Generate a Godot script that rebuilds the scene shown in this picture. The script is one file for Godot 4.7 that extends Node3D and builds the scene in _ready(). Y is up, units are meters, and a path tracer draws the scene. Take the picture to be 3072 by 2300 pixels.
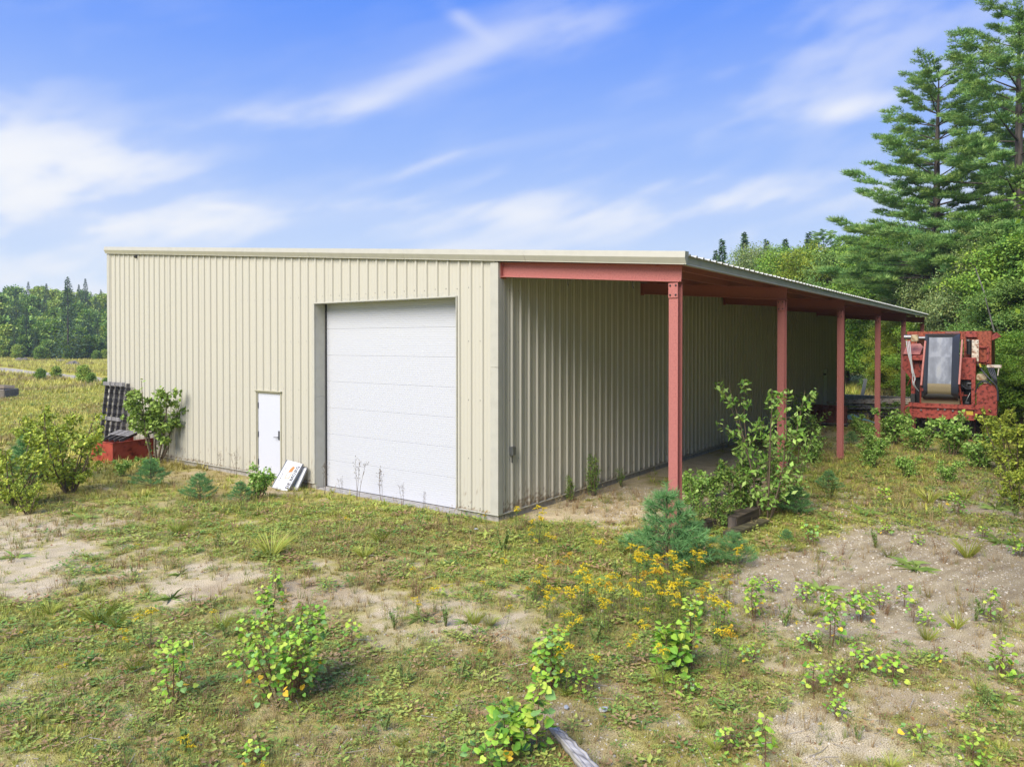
extends Node3D

# Metal warehouse with an open lean-to on an overgrown sandy lot.
# World frame: the warehouse corner stands at the origin, its front wall runs along -x, its long side wall along -z.

const GROUND := -0.15
const SLOPE := 0.081
const BAY := 6.25
const LENGTH := 31.5
const WIDTH := 16.08

var rng := RandomNumberGenerator.new()
var taken := {}
var M := {}
var T := {}
var nz_a := FastNoiseLite.new()
var nz_b := FastNoiseLite.new()
var nz_c := FastNoiseLite.new()

# ------------------------------------------------------------------ geometry kit
class Geo:
	var v := PackedVector3Array()
	var n := PackedVector3Array()
	var c := PackedColorArray()
	var tints := []

	func tri(a: Vector3, b: Vector3, d: Vector3, col := Color.WHITE) -> void:
		var m := (b - a).cross(d - a).normalized()
		v.append(a); v.append(d); v.append(b)
		for k in 3:
			n.append(m); c.append(col)

	func quad(a: Vector3, b: Vector3, d: Vector3, e: Vector3, col := Color.WHITE) -> void:
		tri(a, b, d, col); tri(a, d, e, col)

	func box(at: Transform3D, s: Vector3, bevel := 0.0, col := Color.WHITE) -> void:
		var h := s * 0.5
		var e: float = min(bevel, min(h.x, min(h.y, h.z)) * 0.49)
		for ax in 3:
			for sg in [-1.0, 1.0]:
				var u := (ax + 1) % 3
				var w := (ax + 2) % 3
				var p := []
				for q in [[-1, -1], [1, -1], [1, 1], [-1, 1]]:
					var r := Vector3()
					r[ax] = h[ax] * sg
					r[u] = (h[u] - e) * q[0] * sg
					r[w] = (h[w] - e) * q[1]
					p.append(at * r)
				quad(p[0], p[1], p[2], p[3], col)
		if e > 0.0:
			for ax in 3:
				var u := (ax + 1) % 3
				var w := (ax + 2) % 3
				for su in [-1.0, 1.0]:
					for sw in [-1.0, 1.0]:
						var a := Vector3(); var b := Vector3()
						a[u] = h[u] * su; a[w] = (h[w] - e) * sw
						b[u] = (h[u] - e) * su; b[w] = h[w] * sw
						var l := Vector3(); l[ax] = h[ax] - e
						if su * sw > 0:
							quad(at * (a - l), at * (b - l), at * (b + l), at * (a + l), col)
						else:
							quad(at * (b - l), at * (a - l), at * (a + l), at * (b + l), col)

	func bar(a: Vector3, b: Vector3, w: float, h: float, bevel := 0.0, up := Vector3.UP, col := Color.WHITE) -> void:
		# a straight bar of section w by h from a to b
		var z := (b - a).normalized()
		if absf(z.dot(up)) > 0.98:
			up = Vector3.RIGHT
		var x := up.cross(z).normalized()
		var y := z.cross(x)
		box(Transform3D(Basis(x, y, z), (a + b) * 0.5), Vector3(w, h, a.distance_to(b)), bevel, col)

	func tube(pts: Array, radii: Array, sides := 8, col := Color.WHITE, caps := true) -> void:
		var rings := []
		var x := Vector3.RIGHT
		for k in pts.size():
			var d: Vector3 = (pts[min(k + 1, pts.size() - 1)] - pts[max(k - 1, 0)]).normalized()
			if absf(d.dot(x)) > 0.9:
				x = Vector3.FORWARD if absf(d.z) < 0.9 else Vector3.UP
			x = (x - d * d.dot(x)).normalized()
			var y := d.cross(x)
			var ring := []
			for s in sides:
				var t := TAU * s / sides
				ring.append(x * cos(t) + y * sin(t))
			rings.append(ring)
		for k in pts.size() - 1:
			for s in sides:
				var s2 := (s + 1) % sides
				var q := [[k, s], [k, s2], [k + 1, s2], [k, s], [k + 1, s2], [k + 1, s]]
				for t in [0, 2, 1, 3, 5, 4]:
					var m: Vector3 = rings[q[t][0]][q[t][1]]
					v.append(pts[q[t][0]] + m * radii[q[t][0]]); n.append(m); c.append(col)
		if caps:
			for e in [0, pts.size() - 1]:
				for s in sides:
					var a: Vector3 = pts[e] + rings[e][s] * radii[e]
					var b: Vector3 = pts[e] + rings[e][(s + 1) % sides] * radii[e]
					if e == 0:
						tri(pts[e], b, a, col)
					else:
						tri(pts[e], a, b, col)

	func strip(a: Array, b: Array, col := Color.WHITE) -> void:
		# quads between two point rows of the same length
		for k in a.size() - 1:
			quad(a[k], a[k + 1], b[k + 1], b[k], col)

	func prism(outline: Array, depth: Vector3, col := Color.WHITE) -> void:
		# convex or star-shaped outline (counter-clockwise seen from -depth), pushed along depth
		var mid := Vector3()
		for p in outline:
			mid += p
		mid /= outline.size()
		for k in outline.size():
			var a: Vector3 = outline[k]
			var b: Vector3 = outline[(k + 1) % outline.size()]
			tri(mid, a, b, col)
			tri(mid + depth, b + depth, a + depth, col)
			quad(b, a, a + depth, b + depth, col)

	func leaf(at: Vector3, d: Vector3, up: Vector3, l: float, w: float, col: Color) -> void:
		# a pointed oval leaf, folded a little along its midrib
		var s := d.cross(up).normalized() * w * 0.5
		var nn := s.cross(d).normalized()
		var r := at + d * l * 0.42 - nn * w * 0.10
		var b := at + d * l
		var p := at + d * l * 0.40 + s
		var q := at + d * l * 0.40 - s
		tri(at, p, r, col); tri(r, p, b, col)
		tri(at, r, q, col); tri(r, b, q, col)

	func heart(at: Vector3, d: Vector3, up: Vector3, l: float, col: Color) -> void:
		var s := d.cross(up).normalized() * l * 0.5
		var nn := s.cross(d).normalized()
		var c0 := at + d * l * 0.12
		var mid := at + d * l * 0.5 - nn * l * 0.06
		var tip := at + d * l - nn * l * 0.10
		for k in [-1.0, 1.0]:
			var a: Vector3 = at + s * 0.62 * k + d * l * 0.02
			var b: Vector3 = at + s * k + d * l * 0.32
			var e: Vector3 = at + s * 0.66 * k + d * l * 0.68
			if k > 0:
				tri(c0, a, b, col); tri(c0, b, mid, col); tri(mid, b, e, col); tri(mid, e, tip, col)
			else:
				tri(c0, b, a, col); tri(c0, mid, b, col); tri(mid, e, b, col); tri(mid, tip, e, col)

	func blade(at: Vector3, d: Vector3, l: float, w: float, bend: Vector3, col: Color) -> void:
		var s := d.cross(Vector3(0.31, 0.2, 0.93)).normalized() * w * 0.5
		var m := at + d * l * 0.55 + bend * 0.35
		var t := at + d * l + bend
		tri(at - s, at + s, m + s * 0.7, col); tri(at - s, m + s * 0.7, m - s * 0.7, col); tri(m - s * 0.7, m + s * 0.7, t, col)

	func tint(list: Array) -> void:
		# keeps one colour array per tint, for add()
		tints = []
		for t in list:
			var a := PackedColorArray()
			a.resize(c.size())
			for k in c.size():
				a[k] = c[k] * t
			tints.append(a)

	func add(g: Geo, at: Transform3D, which := 0) -> void:
		v.append_array(at * g.v)
		n.append_array(Transform3D(at.basis.orthonormalized(), Vector3()) * g.n)
		c.append_array(g.tints[which] if g.tints.size() > 0 else g.c)

	func mesh() -> ArrayMesh:
		var a := []
		a.resize(Mesh.ARRAY_MAX)
		a[Mesh.ARRAY_VERTEX] = v
		a[Mesh.ARRAY_NORMAL] = n
		a[Mesh.ARRAY_COLOR] = c
		var m := ArrayMesh.new()
		m.add_surface_from_arrays(Mesh.PRIMITIVE_TRIANGLES, a)
		return m

func at(x: float, y: float, z: float, yaw := 0.0, pitch := 0.0, roll := 0.0) -> Transform3D:
	return Transform3D(Basis.from_euler(Vector3(pitch, yaw, roll)), Vector3(x, y, z))

func numbered(called: String) -> String:
	taken[called] = taken.get(called, -1) + 1
	return called if taken[called] == 0 else "%s_%03d" % [called, taken[called]]

func thing(called: String, label: String, category: String, where := Vector3.ZERO, turn := 0.0, group := "") -> Node3D:
	var o := Node3D.new()
	o.name = numbered(called)
	add_child(o)
	o.position = where
	o.rotation.y = turn
	tag(o, label, category, group)
	return o

func tag(o: Node3D, label: String, category: String, group := "", kind := "") -> void:
	if label: o.set_meta("label", label)
	if category: o.set_meta("category", category)
	if group: o.set_meta("group", group)
	if kind: o.set_meta("kind", kind)

func part(parent: Node3D, called: String, m: Mesh, material: Material, where := Transform3D()) -> MeshInstance3D:
	var o := MeshInstance3D.new()
	o.name = called if parent != self else numbered(called)
	o.mesh = m
	o.material_override = material
	o.transform = where
	parent.add_child(o, true)
	return o

func hub(parent: Node3D, called: String) -> Node3D:
	var o := Node3D.new()
	o.name = called
	parent.add_child(o, true)
	return o

func again(o: Node3D, where: Vector3, turn: float, size := 1.0, label := "", base_name := "") -> Node3D:
	var r: Node3D = o.duplicate()
	r.name = numbered(base_name if base_name else String(o.name).rstrip("0123456789").trim_suffix("_"))
	add_child(r)
	r.position = where
	r.rotation = Vector3(0, turn, 0)
	r.scale = Vector3.ONE * size
	if label: r.set_meta("label", label)
	return r

func box_part(parent: Node3D, called: String, material: Material, a: Vector3, b: Vector3, bevel := 0.0) -> MeshInstance3D:
	var g := Geo.new()
	var lo := Vector3(min(a.x, b.x), min(a.y, b.y), min(a.z, b.z))
	var hi := Vector3(max(a.x, b.x), max(a.y, b.y), max(a.z, b.z))
	g.box(Transform3D(Basis(), Vector3.ZERO), hi - lo, bevel)
	return part(parent, called, g.mesh(), material, Transform3D(Basis(), (lo + hi) * 0.5))

func bar_part(parent: Node3D, called: String, material: Material, a: Vector3, b: Vector3, w: float, h: float, bevel := 0.0, up := Vector3.UP) -> MeshInstance3D:
	var g := Geo.new()
	g.bar(a, b, w, h, bevel, up)
	return part(parent, called, g.mesh(), material)

func tube_part(parent: Node3D, called: String, material: Material, pts: Array, r: float, sides := 10) -> MeshInstance3D:
	var g := Geo.new()
	var radii := []
	for p in pts: radii.append(r)
	g.tube(pts, radii, sides)
	return part(parent, called, g.mesh(), material)

func curve(pts: Array, steps := 6) -> Array:
	var out := []
	for k in pts.size() - 1:
		var a: Vector3 = pts[max(k - 1, 0)]
		var b: Vector3 = pts[k]
		var c: Vector3 = pts[k + 1]
		var d: Vector3 = pts[min(k + 2, pts.size() - 1)]
		for s in steps:
			out.append(b.cubic_interpolate(c, a, d, float(s) / steps))
	out.append(pts[-1])
	return out

# ------------------------------------------------------------------ materials
func lin(r: float, g: float, b: float) -> Color:
	return Color(r, g, b).linear_to_srgb()

func mat(called: String, r: float, g: float, b: float, rough := 0.7, metal := 0.0, tex := "", scale := 1.0, bump := "", bump_cm := 0.1, world := false) -> StandardMaterial3D:
	var m := StandardMaterial3D.new()
	m.resource_name = called
	m.albedo_color = lin(r, g, b)
	m.roughness = rough
	m.metallic = metal
	if tex or bump:
		m.uv1_triplanar = true
		m.uv1_world_triplanar = world
		m.uv1_scale = Vector3.ONE * scale
	if tex: m.albedo_texture = T[tex]
	if bump:
		m.heightmap_enabled = true
		m.heightmap_scale = bump_cm
		m.heightmap_texture = T[bump]
	M[called] = m
	return m

func green(called: String, light := 0.5, rough := 0.55) -> StandardMaterial3D:
	var m := StandardMaterial3D.new()
	m.resource_name = called
	m.vertex_color_use_as_albedo = true
	m.roughness = rough
	m.metallic_specular = 0.35
	m.cull_mode = BaseMaterial3D.CULL_DISABLED
	if light > 0.0:
		m.backlight_enabled = true
		m.backlight = Color(light, light, light * 0.6)
	M[called] = m
	return m

func noise(sd: int, freq: float, octaves := 4, kind := FastNoiseLite.TYPE_SIMPLEX_SMOOTH) -> FastNoiseLite:
	var z := FastNoiseLite.new()
	z.seed = sd
	z.frequency = freq
	z.noise_type = kind
	z.fractal_octaves = octaves
	return z

func ramp_texture(z: FastNoiseLite, w: int, h: int, stops: Array, final := 0) -> ImageTexture:
	# colours (sRGB) along a noise picture; w and h apart give streaks once stretched to a square
	var im := z.get_seamless_image(w, h)
	if final: im.resize(final, final, Image.INTERPOLATE_CUBIC)
	var out := Image.create(im.get_width(), im.get_height(), false, Image.FORMAT_RGB8)
	var g := Gradient.new()
	g.offsets = PackedFloat32Array(stops.map(func(s): return s[0]))
	g.colors = PackedColorArray(stops.map(func(s): return s[1]))
	for y in im.get_height():
		for x in im.get_width():
			out.set_pixel(x, y, g.sample(im.get_pixel(x, y).r))
	return ImageTexture.create_from_image(out)

func grey(x: float) -> Color:
	return Color(x, x, x)

func make_textures() -> void:
	T.grain = ramp_texture(noise(3, 0.11, 4), 256, 256, [[0.0, grey(0.62)], [0.45, grey(0.86)], [1.0, grey(1.0)]])
	T.soft = ramp_texture(noise(4, 0.03, 4), 256, 256, [[0.0, grey(0.945)], [0.5, grey(0.98)], [1.0, grey(1.0)]])
	T.wood = ramp_texture(noise(6, 0.03, 5), 256, 20, [[0.0, grey(0.35)], [0.4, grey(0.75)], [0.7, grey(0.9)], [1.0, grey(1.0)]], 256)
	T.wood_side = ramp_texture(noise(16, 0.03, 5), 20, 256, [[0.0, grey(0.35)], [0.4, grey(0.75)], [0.7, grey(0.9)], [1.0, grey(1.0)]], 256)
	T.rust = ramp_texture(noise(7, 0.02, 5), 256, 256, [[0.0, Color(0.52, 0.36, 0.28)], [0.20, Color(0.70, 0.52, 0.44)], [0.36, Color(0.92, 0.88, 0.86)], [0.75, grey(1.0)], [1.0, Color(1.0, 0.93, 0.90)]])
	T.grime = ramp_texture(noise(17, 0.035, 5), 256, 256, [[0.0, Color(0.38, 0.30, 0.26)], [0.22, Color(0.60, 0.50, 0.45)], [0.38, Color(0.86, 0.81, 0.79)], [0.60, Color(0.96, 0.94, 0.93)], [1.0, grey(1.0)]])
	T.worn = ramp_texture(noise(8, 0.05, 5), 256, 256, [[0.0, Color(0.78, 0.73, 0.72)], [0.16, Color(0.88, 0.84, 0.83)], [0.34, Color(0.95, 0.93, 0.93)], [0.7, grey(1.0)], [1.0, Color(1.0, 0.90, 0.88)]])
	T.bark = ramp_texture(noise(9, 0.03, 4), 256, 40, [[0.0, grey(0.35)], [0.5, grey(0.75)], [1.0, grey(1.0)]], 256)
	T.sand = ramp_texture(noise(11, 0.17, 4), 768, 768, [[0.0, Color(0.34, 0.30, 0.25)], [0.26, Color(0.55, 0.51, 0.45)], [0.40, Color(0.84, 0.82, 0.78)], [0.6, Color(0.94, 0.93, 0.91)], [1.0, grey(1.0)]])
	T.concrete = ramp_texture(noise(12, 0.03, 5), 256, 256, [[0.0, grey(0.78)], [0.4, grey(0.90)], [0.7, grey(0.97)], [1.0, grey(1.0)]])
	T.belt = ramp_texture(noise(13, 0.012, 4), 256, 128, [[0.0, Color(0.62, 0.64, 0.68)], [0.42, Color(0.76, 0.78, 0.82)], [0.62, Color(0.93, 0.94, 0.97)], [1.0, Color(1.0, 0.99, 0.95)]], 256)

func make_materials() -> void:
	mat("siding", 0.515, 0.495, 0.415, 0.40, 0.0, "soft", 0.35)
	mat("siding_trim", 0.49, 0.48, 0.415, 0.45, 0.0, "soft", 0.5)
	mat("fascia_grey", 0.45, 0.445, 0.40, 0.4, 0.0, "soft", 0.5)
	mat("fascia_stone", 0.49, 0.475, 0.40, 0.4, 0.0, "soft", 0.5)
	mat("door_frame", 0.42, 0.40, 0.29, 0.45, 0.0, "soft", 0.5)
	mat("roof_metal", 0.55, 0.55, 0.50, 0.4, 0.0, "soft", 0.4)
	mat("door_white", 0.54, 0.555, 0.60, 0.4)
	mat("leaf_white", 0.59, 0.61, 0.68, 0.35)
	mat("rubber", 0.03, 0.03, 0.03, 0.7)
	mat("steel_dull", 0.35, 0.36, 0.37, 0.4, 0.7, "grain", 2.0)
	mat("steel_dark", 0.10, 0.10, 0.11, 0.45, 0.6)
	mat("concrete", 0.42, 0.40, 0.37, 0.9, 0.0, "concrete", 0.8, "concrete", 0.08)
	mat("primer", 0.44, 0.155, 0.135, 0.65, 0.0, "worn", 2.2)
	mat("machine_red", 0.35, 0.065, 0.048, 0.5, 0.0, "grime", 0.7)
	mat("machine_pink", 0.46, 0.17, 0.145, 0.55, 0.0, "worn", 0.8)
	mat("machine_rust", 0.36, 0.09, 0.045, 0.7, 0.0, "grime", 1.1)
	mat("belt", 0.27, 0.29, 0.33, 0.55, 0.0, "belt", 0.8)
	mat("belt_edge", 0.045, 0.055, 0.08, 0.5, 0.0, "grain", 1.5)
	mat("belt_dust", 0.34, 0.28, 0.17, 0.9, 0.0, "grain", 2.0)
	mat("black_paint", 0.012, 0.012, 0.014, 0.5)
	mat("tyre", 0.02, 0.02, 0.02, 0.85, 0.0, "grain", 3.0)
	mat("hose_grey", 0.42, 0.44, 0.46, 0.5)
	mat("hose_black", 0.035, 0.04, 0.05, 0.45)
	mat("plate_white", 0.68, 0.64, 0.55, 0.6, 0.0, "rust", 1.2)
	mat("plate_yellow", 0.70, 0.52, 0.06, 0.6, 0.0, "grain", 3.0)
	mat("tank_beige", 0.50, 0.44, 0.28, 0.6, 0.0, "rust", 1.5)
	mat("bin_red", 0.38, 0.06, 0.035, 0.55, 0.0, "rust", 0.7)
	mat("grey_wood", 0.30, 0.29, 0.29, 0.9, 0.0, "wood", 1.2, "wood", 0.3)
	mat("dark_wood", 0.165, 0.155, 0.15, 0.9, 0.0, "wood_side", 1.2, "wood_side", 0.3)
	mat("brown_wood", 0.13, 0.10, 0.065, 0.9, 0.0, "wood_side", 1.0, "wood_side", 0.4)
	mat("mossy_wood", 0.17, 0.15, 0.07, 0.95, 0.0, "wood_side", 1.3, "grain", 0.3)
	mat("bleached_wood", 0.60, 0.58, 0.56, 0.85, 0.0, "wood_side", 1.6, "wood_side", 0.4)
	mat("board_white", 0.66, 0.67, 0.68, 0.45, 0.0, "soft", 1.0)
	mat("ink_black", 0.02, 0.02, 0.025, 0.6)
	mat("ink_orange", 0.45, 0.20, 0.05, 0.6)
	mat("ink_tan", 0.62, 0.40, 0.18, 0.6)
	mat("brick", 0.26, 0.10, 0.075, 0.9, 0.0, "grain", 3.0, "grain", 0.2)
	mat("tarp_blue", 0.28, 0.52, 0.56, 0.5, 0.0, "grain", 1.0)
	mat("stone", 0.22, 0.19, 0.15, 0.95, 0.0, "concrete", 1.2, "concrete", 1.0)
	mat("bark", 0.17, 0.14, 0.115, 0.95, 0.0, "bark", 0.7, "bark", 2.0)
	mat("bark_pale", 0.36, 0.34, 0.31, 0.9, 0.0, "bark", 0.6, "bark", 1.0)
	mat("twig_red", 0.17, 0.09, 0.055, 0.8)
	mat("twig_brown", 0.15, 0.11, 0.075, 0.85)
	mat("plastic_scrap", 0.42, 0.45, 0.48, 0.4)
	green("leaves", 0.55)
	green("needles", 0.35, 0.6)
	green("grass", 0.5, 0.6)
	green("petals", 0.4, 0.7)
	mat("siding_stained", 0.515, 0.495, 0.415, 0.45)
	M.siding_stained.vertex_color_use_as_albedo = true
	var p := StandardMaterial3D.new()
	p.resource_name = "pebbles"
	p.vertex_color_use_as_albedo = true
	p.roughness = 0.9
	M.pebbles = p
	var g := StandardMaterial3D.new()
	g.resource_name = "soil"
	g.vertex_color_use_as_albedo = true
	g.roughness = 1.0
	g.metallic_specular = 0.2
	g.albedo_texture = T.sand
	g.uv1_triplanar = true
	g.uv1_world_triplanar = true
	g.uv1_scale = Vector3.ONE * 0.47
	g.heightmap_enabled = true
	g.heightmap_scale = 0.7
	g.heightmap_texture = T.sand
	M.soil = g

# ------------------------------------------------------------------ sky, light, camera
func make_view() -> void:
	var cam := Camera3D.new()
	cam.name = "camera"
	cam.position = Vector3(8.766, 3.423, 11.532)
	cam.rotation_degrees = Vector3(-0.591, 36.127, 0)
	cam.projection = Camera3D.PROJECTION_FRUSTUM
	cam.near = 0.1
	cam.far = 2500.0
	cam.size = 2.0 * cam.near * 1150.0 / 2184.5
	cam.frustum_offset = Vector2(0, -cam.near * 99.6 / 2184.5)
	add_child(cam)
	cam.current = true

	var e := Environment.new()
	e.background_mode = Environment.BG_SKY
	e.sky = Sky.new()
	var sm := PanoramaSkyMaterial.new()
	sm.panorama = sky_picture()
	e.sky.sky_material = sm
	e.tonemap_mode = Environment.TONE_MAPPER_LINEAR
	e.tonemap_exposure = EXPOSURE
	e.background_energy_multiplier = 1.0 / EXPOSURE
	e.sdfgi_enabled = true
	e.ssao_enabled = true
	e.ssil_enabled = true
	e.fog_enabled = HAZE > 0.0
	e.fog_density = HAZE
	e.fog_light_color = Color(0.86, 0.90, 0.97)
	var w := WorldEnvironment.new()
	w.name = "world_environment"
	w.environment = e
	add_child(w)

	var sun := DirectionalLight3D.new()
	sun.name = "sun"
	sun.light_color = Color(1.0, 0.965, 0.895)
	sun.light_energy = SUN
	sun.light_angular_distance = SUN_SIZE
	sun.shadow_enabled = true
	add_child(sun)
	sun.look_at_from_position(Vector3.ZERO, SUN_TOWARDS)

const EXPOSURE := 3.7
const SUN := 0.5
const SUN_SIZE := 42.0
const SUN_TOWARDS := Vector3(-0.03, -0.67, -0.74)
const HAZE := 0.0004

func sky_picture() -> ImageTexture:
	var w := 2048
	var h := 1024
	var data := PackedFloat32Array()
	data.resize(w * h * 3)
	var wisps := noise(21, 3.0, 6)
	var fine := noise(22, 11.0, 5)
	var banks := noise(23, 1.1, 3)
	# cirrus is drawn out along one wind direction
	var yaw := deg_to_rad(36.127)
	var right := Vector3(cos(yaw), 0, -sin(yaw))
	var ahead := Vector3(-sin(yaw), 0, -cos(yaw))
	var along := (right * cos(0.36) + Vector3.UP * sin(0.36)).normalized()
	var top := Color(0.112, 0.30, 0.98)
	var mid := Color(0.36, 0.545, 0.99)
	var low := Color(0.72, 0.85, 0.99)
	var cloud := Color(0.93, 0.95, 0.99)
	var banks_at := [[Vector3(-0.9197, 0.2106, -0.3315), 0.12, 0.045, 2.2, 0.05], [Vector3(-0.8891, 0.2010, -0.4112), 0.09, 0.035, 1.3, 0.05], [Vector3(-0.9155, 0.1645, -0.3670), 0.14, 0.03, 1.2, 0.05], [Vector3(-0.7887, 0.2790, -0.5479), 0.08, 0.014, 0.8, 0.3], [Vector3(-0.7212, 0.3030, -0.6229), 0.07, 0.016, 0.6, 0.35], [Vector3(-0.6462, 0.3475, -0.6795), 0.08, 0.016, 0.4, 0.5], [Vector3(-0.5655, 0.3854, -0.7292), 0.08, 0.02, 0.35, 0.5], [Vector3(-0.5936, 0.4135, -0.6904), 0.05, 0.008, 0.4, -0.5], [Vector3(-0.4701, 0.4036, -0.7849), 0.06, 0.03, 0.4, 0.2], [Vector3(-0.6128, 0.2484, -0.7501), 0.08, 0.008, 0.9, 0.25], [Vector3(-0.5207, 0.2683, -0.8105), 0.1, 0.01, 0.6, 0.2], [Vector3(-0.3615, 0.2777, -0.8900), 0.13, 0.012, 0.6, 0.15], [Vector3(-0.1763, 0.2825, -0.9429), 0.04, 0.01, 1.1, 0.05], [Vector3(-0.8593, 0.1434, -0.4909), 0.14, 0.014, 1.3, 0.06], [Vector3(-0.7384, 0.1681, -0.6531), 0.14, 0.015, 1, 0.08], [Vector3(-0.5315, 0.1807, -0.8275), 0.18, 0.014, 0.7, 0], [Vector3(-0.2891, 0.1771, -0.9408), 0.16, 0.02, 1.1, 0.02], [Vector3(-0.3143, 0.2045, -0.9270), 0.14, 0.012, 0.6, 0], [Vector3(-0.9307, 0.1359, -0.3396), 0.1, 0.02, 1.2, 0], [Vector3(-0.8279, 0.1705, -0.5344), 0.025, 0.005, 1.2, 0.02], [Vector3(-0.9347, 0.0844, -0.3454), 0.12, 0.03, 0.8, 0]]
	var k := 0
	for j in h:
		var el := PI / 2 - (j + 0.5) / h * PI
		if el < -0.02:
			for i in w:
				data[k] = 0.30; data[k + 1] = 0.29; data[k + 2] = 0.20
				k += 3
			continue
		var up := sin(el)
		var t := clampf(el / 0.46, 0.0, 1.0)
		var base := low.lerp(mid, smoothstep(0.0, 0.55, t)).lerp(top, smoothstep(0.4, 1.05, t + 0.1 * smoothstep(0.46, 1.2, el)))
		for i in w:
			var lon := (i + 0.5) / w * TAU
			var d := Vector3(sin(lon) * cos(el), up, -cos(lon) * cos(el))
			var q := d - along * d.dot(along) * 0.70
			q.y *= 1.7
			var a := wisps.get_noise_3dv(q * 1.6) * 0.5 + 0.5
			var b := fine.get_noise_3dv(q * 1.5) * 0.5 + 0.5
			var m := banks.get_noise_3dv(Vector3(d.x, d.y * 2.0, d.z)) * 0.5 + 0.5
			var cover := 0.06 + 0.38 * smoothstep(0.52, 0.85, m) + 0.48 * smoothstep(0.26, 0.02, el)
			for s in banks_at:
				var f: Vector3 = s[0]
				var c := d.dot(f)
				if c > 0.9:
					var o := d - f * c
					var across := o.dot(right) * cos(s[4]) + o.y * sin(s[4])
					var upward: float = -o.dot(right) * sin(s[4]) + o.y * cos(s[4]) + (a - 0.5) * s[2] * 2.2
					across += (b - 0.5) * s[1] * 0.9
					cover += s[3] * exp(-(across * across) / (s[1] * s[1]) - (upward * upward) / (s[2] * s[2]))
			var x := a * 0.62 + b * 0.38
			var dens := 1.0 - exp(-cover * (0.13 + 1.35 * smoothstep(0.40, 0.72, x)))
			data[k] = lerpf(base.r, cloud.r, dens)
			data[k + 1] = lerpf(base.g, cloud.g, dens)
			data[k + 2] = lerpf(base.b, cloud.b, dens)
			k += 3
	return ImageTexture.create_from_image(Image.create_from_data(w, h, false, Image.FORMAT_RGBF, data.to_byte_array()))

# ------------------------------------------------------------------ ground
var patches := [[-4.32, 6.32, 2.4, 1.6, 0.75], [-3.75, 7.06, 1.6, 1, 0.5], [-2.32, 5.75, 1.5, 0.7, 0.55], [-1.23, 4.95, 1.2, 0.5, 0.45], [-7.05, 5.72, 2, 0.8, 0.35], [0.63, 4.86, 0.9, 0.5, 0.3], [2.89, 3.21, 0.7, 0.4, 0.5], [2.75, 4.17, 0.9, 0.4, 0.45], [3.13, 5.15, 0.5, 0.35, 0.5], [4.42, 5.21, 0.5, 0.35, 0.55], [4.55, 5.95, 0.45, 0.3, 0.6], [5.29, 5.63, 0.6, 0.4, 0.7], [5.35, 4.91, 0.5, 0.35, 0.55], [6.13, 5.01, 0.5, 0.3, 0.5], [7.01, 4.37, 0.5, 0.35, 0.6], [7.33, 4.53, 0.4, 0.3, 0.6], [8.06, 1.39, 0.7, 0.5, 0.75], [8.39, 1.62, 0.5, 0.5, 0.5], [7.63, 3.25, 0.6, 0.4, 0.4], [6.43, -0.1, 1, 1, 0.5], [6.88, -2.18, 1, 1.2, 0.45], [8.2, -1.66, 0.9, 1, 0.4], [7.94, 0.39, 0.6, 0.5, 0.5], [5.65, 0.2, 0.7, 0.7, 0.4], [0.36, -4.04, 1.2, 1.2, 0.55], [-0.03, -8.78, 1.4, 1.6, 0.45], [0.86, 6.64, 1.2, 0.5, -0.35], [1.77, 6.45, 0.9, 0.5, -0.4], [0.28, 7.54, 1.5, 0.6, -0.3], [-0.75, 1.54, 2, 0.9, -0.45], [1.71, 0.54, 1.5, 0.9, -0.5], [3.95, 2.2, 1.2, 0.9, -0.55], [5.46, 2.58, 0.7, 0.6, -0.4], [-1.41, 3.19, 1.8, 0.7, -0.35], [-7.76, 1.89, 2.5, 0.9, -0.35], [4.27, -3.46, 1.2, 1.5, -0.5], [4.3, -11.94, 2, 2.5, -0.5], [6.75, -10.96, 2, 2.5, -0.45], [6.55, -5.13, 1.5, 1.2, -0.15], [1.45, 8.63, 0.6, 0.4, -0.3], [7.88, 3.63, 0.5, 0.4, -0.2], [0.84, 3.72, 0.8, 0.4, -0.2], [-0.61, 6.82, 1, 0.4, -0.2]]

func height(x: float, z: float) -> float:
	var r := Vector2(x, z).length()
	var y := GROUND
	var near := smoothstep(0.3, 1.5, maxf(maxf(x - 3.9, -16.3 - x), maxf(z, -31.8 - z)))
	y += near * (nz_a.get_noise_2d(x * 6.0, z * 6.0) * 0.05 + nz_b.get_noise_2d(x * 4.0, z * 4.0) * 0.02 + nz_c.get_noise_2d(x * 20.0, z * 20.0) * 0.012)
	y += smoothstep(158.0, 290.0, r) * 13.0 + smoothstep(290.0, 900.0, r) * 14.0
	return y

func drive_offset(x: float, z: float) -> float:
	# distance from the middle of the gravel drive, which runs back past the lean-to
	return absf(x - 6.6 + maxf(z, -6.0) * 0.33 + minf(z + 6.0, 0.0) * 0.02)

var share_grid := PackedFloat32Array()

func plant_share(x: float, z: float) -> float:
	# looked up near the drone, where most of the planting happens
	if x > -10.0 and x < 9.9 and z > -12.0 and z < 9.9:
		if share_grid.is_empty():
			share_grid.resize(250 * 275)
			for j in 275:
				for i in 250:
					share_grid[j * 250 + i] = share_at(-10.0 + i * 0.08, -12.0 + j * 0.08)
		return share_grid[int((z + 12.0) / 0.08) * 250 + int((x + 10.0) / 0.08)]
	return share_at(x, z)

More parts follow.
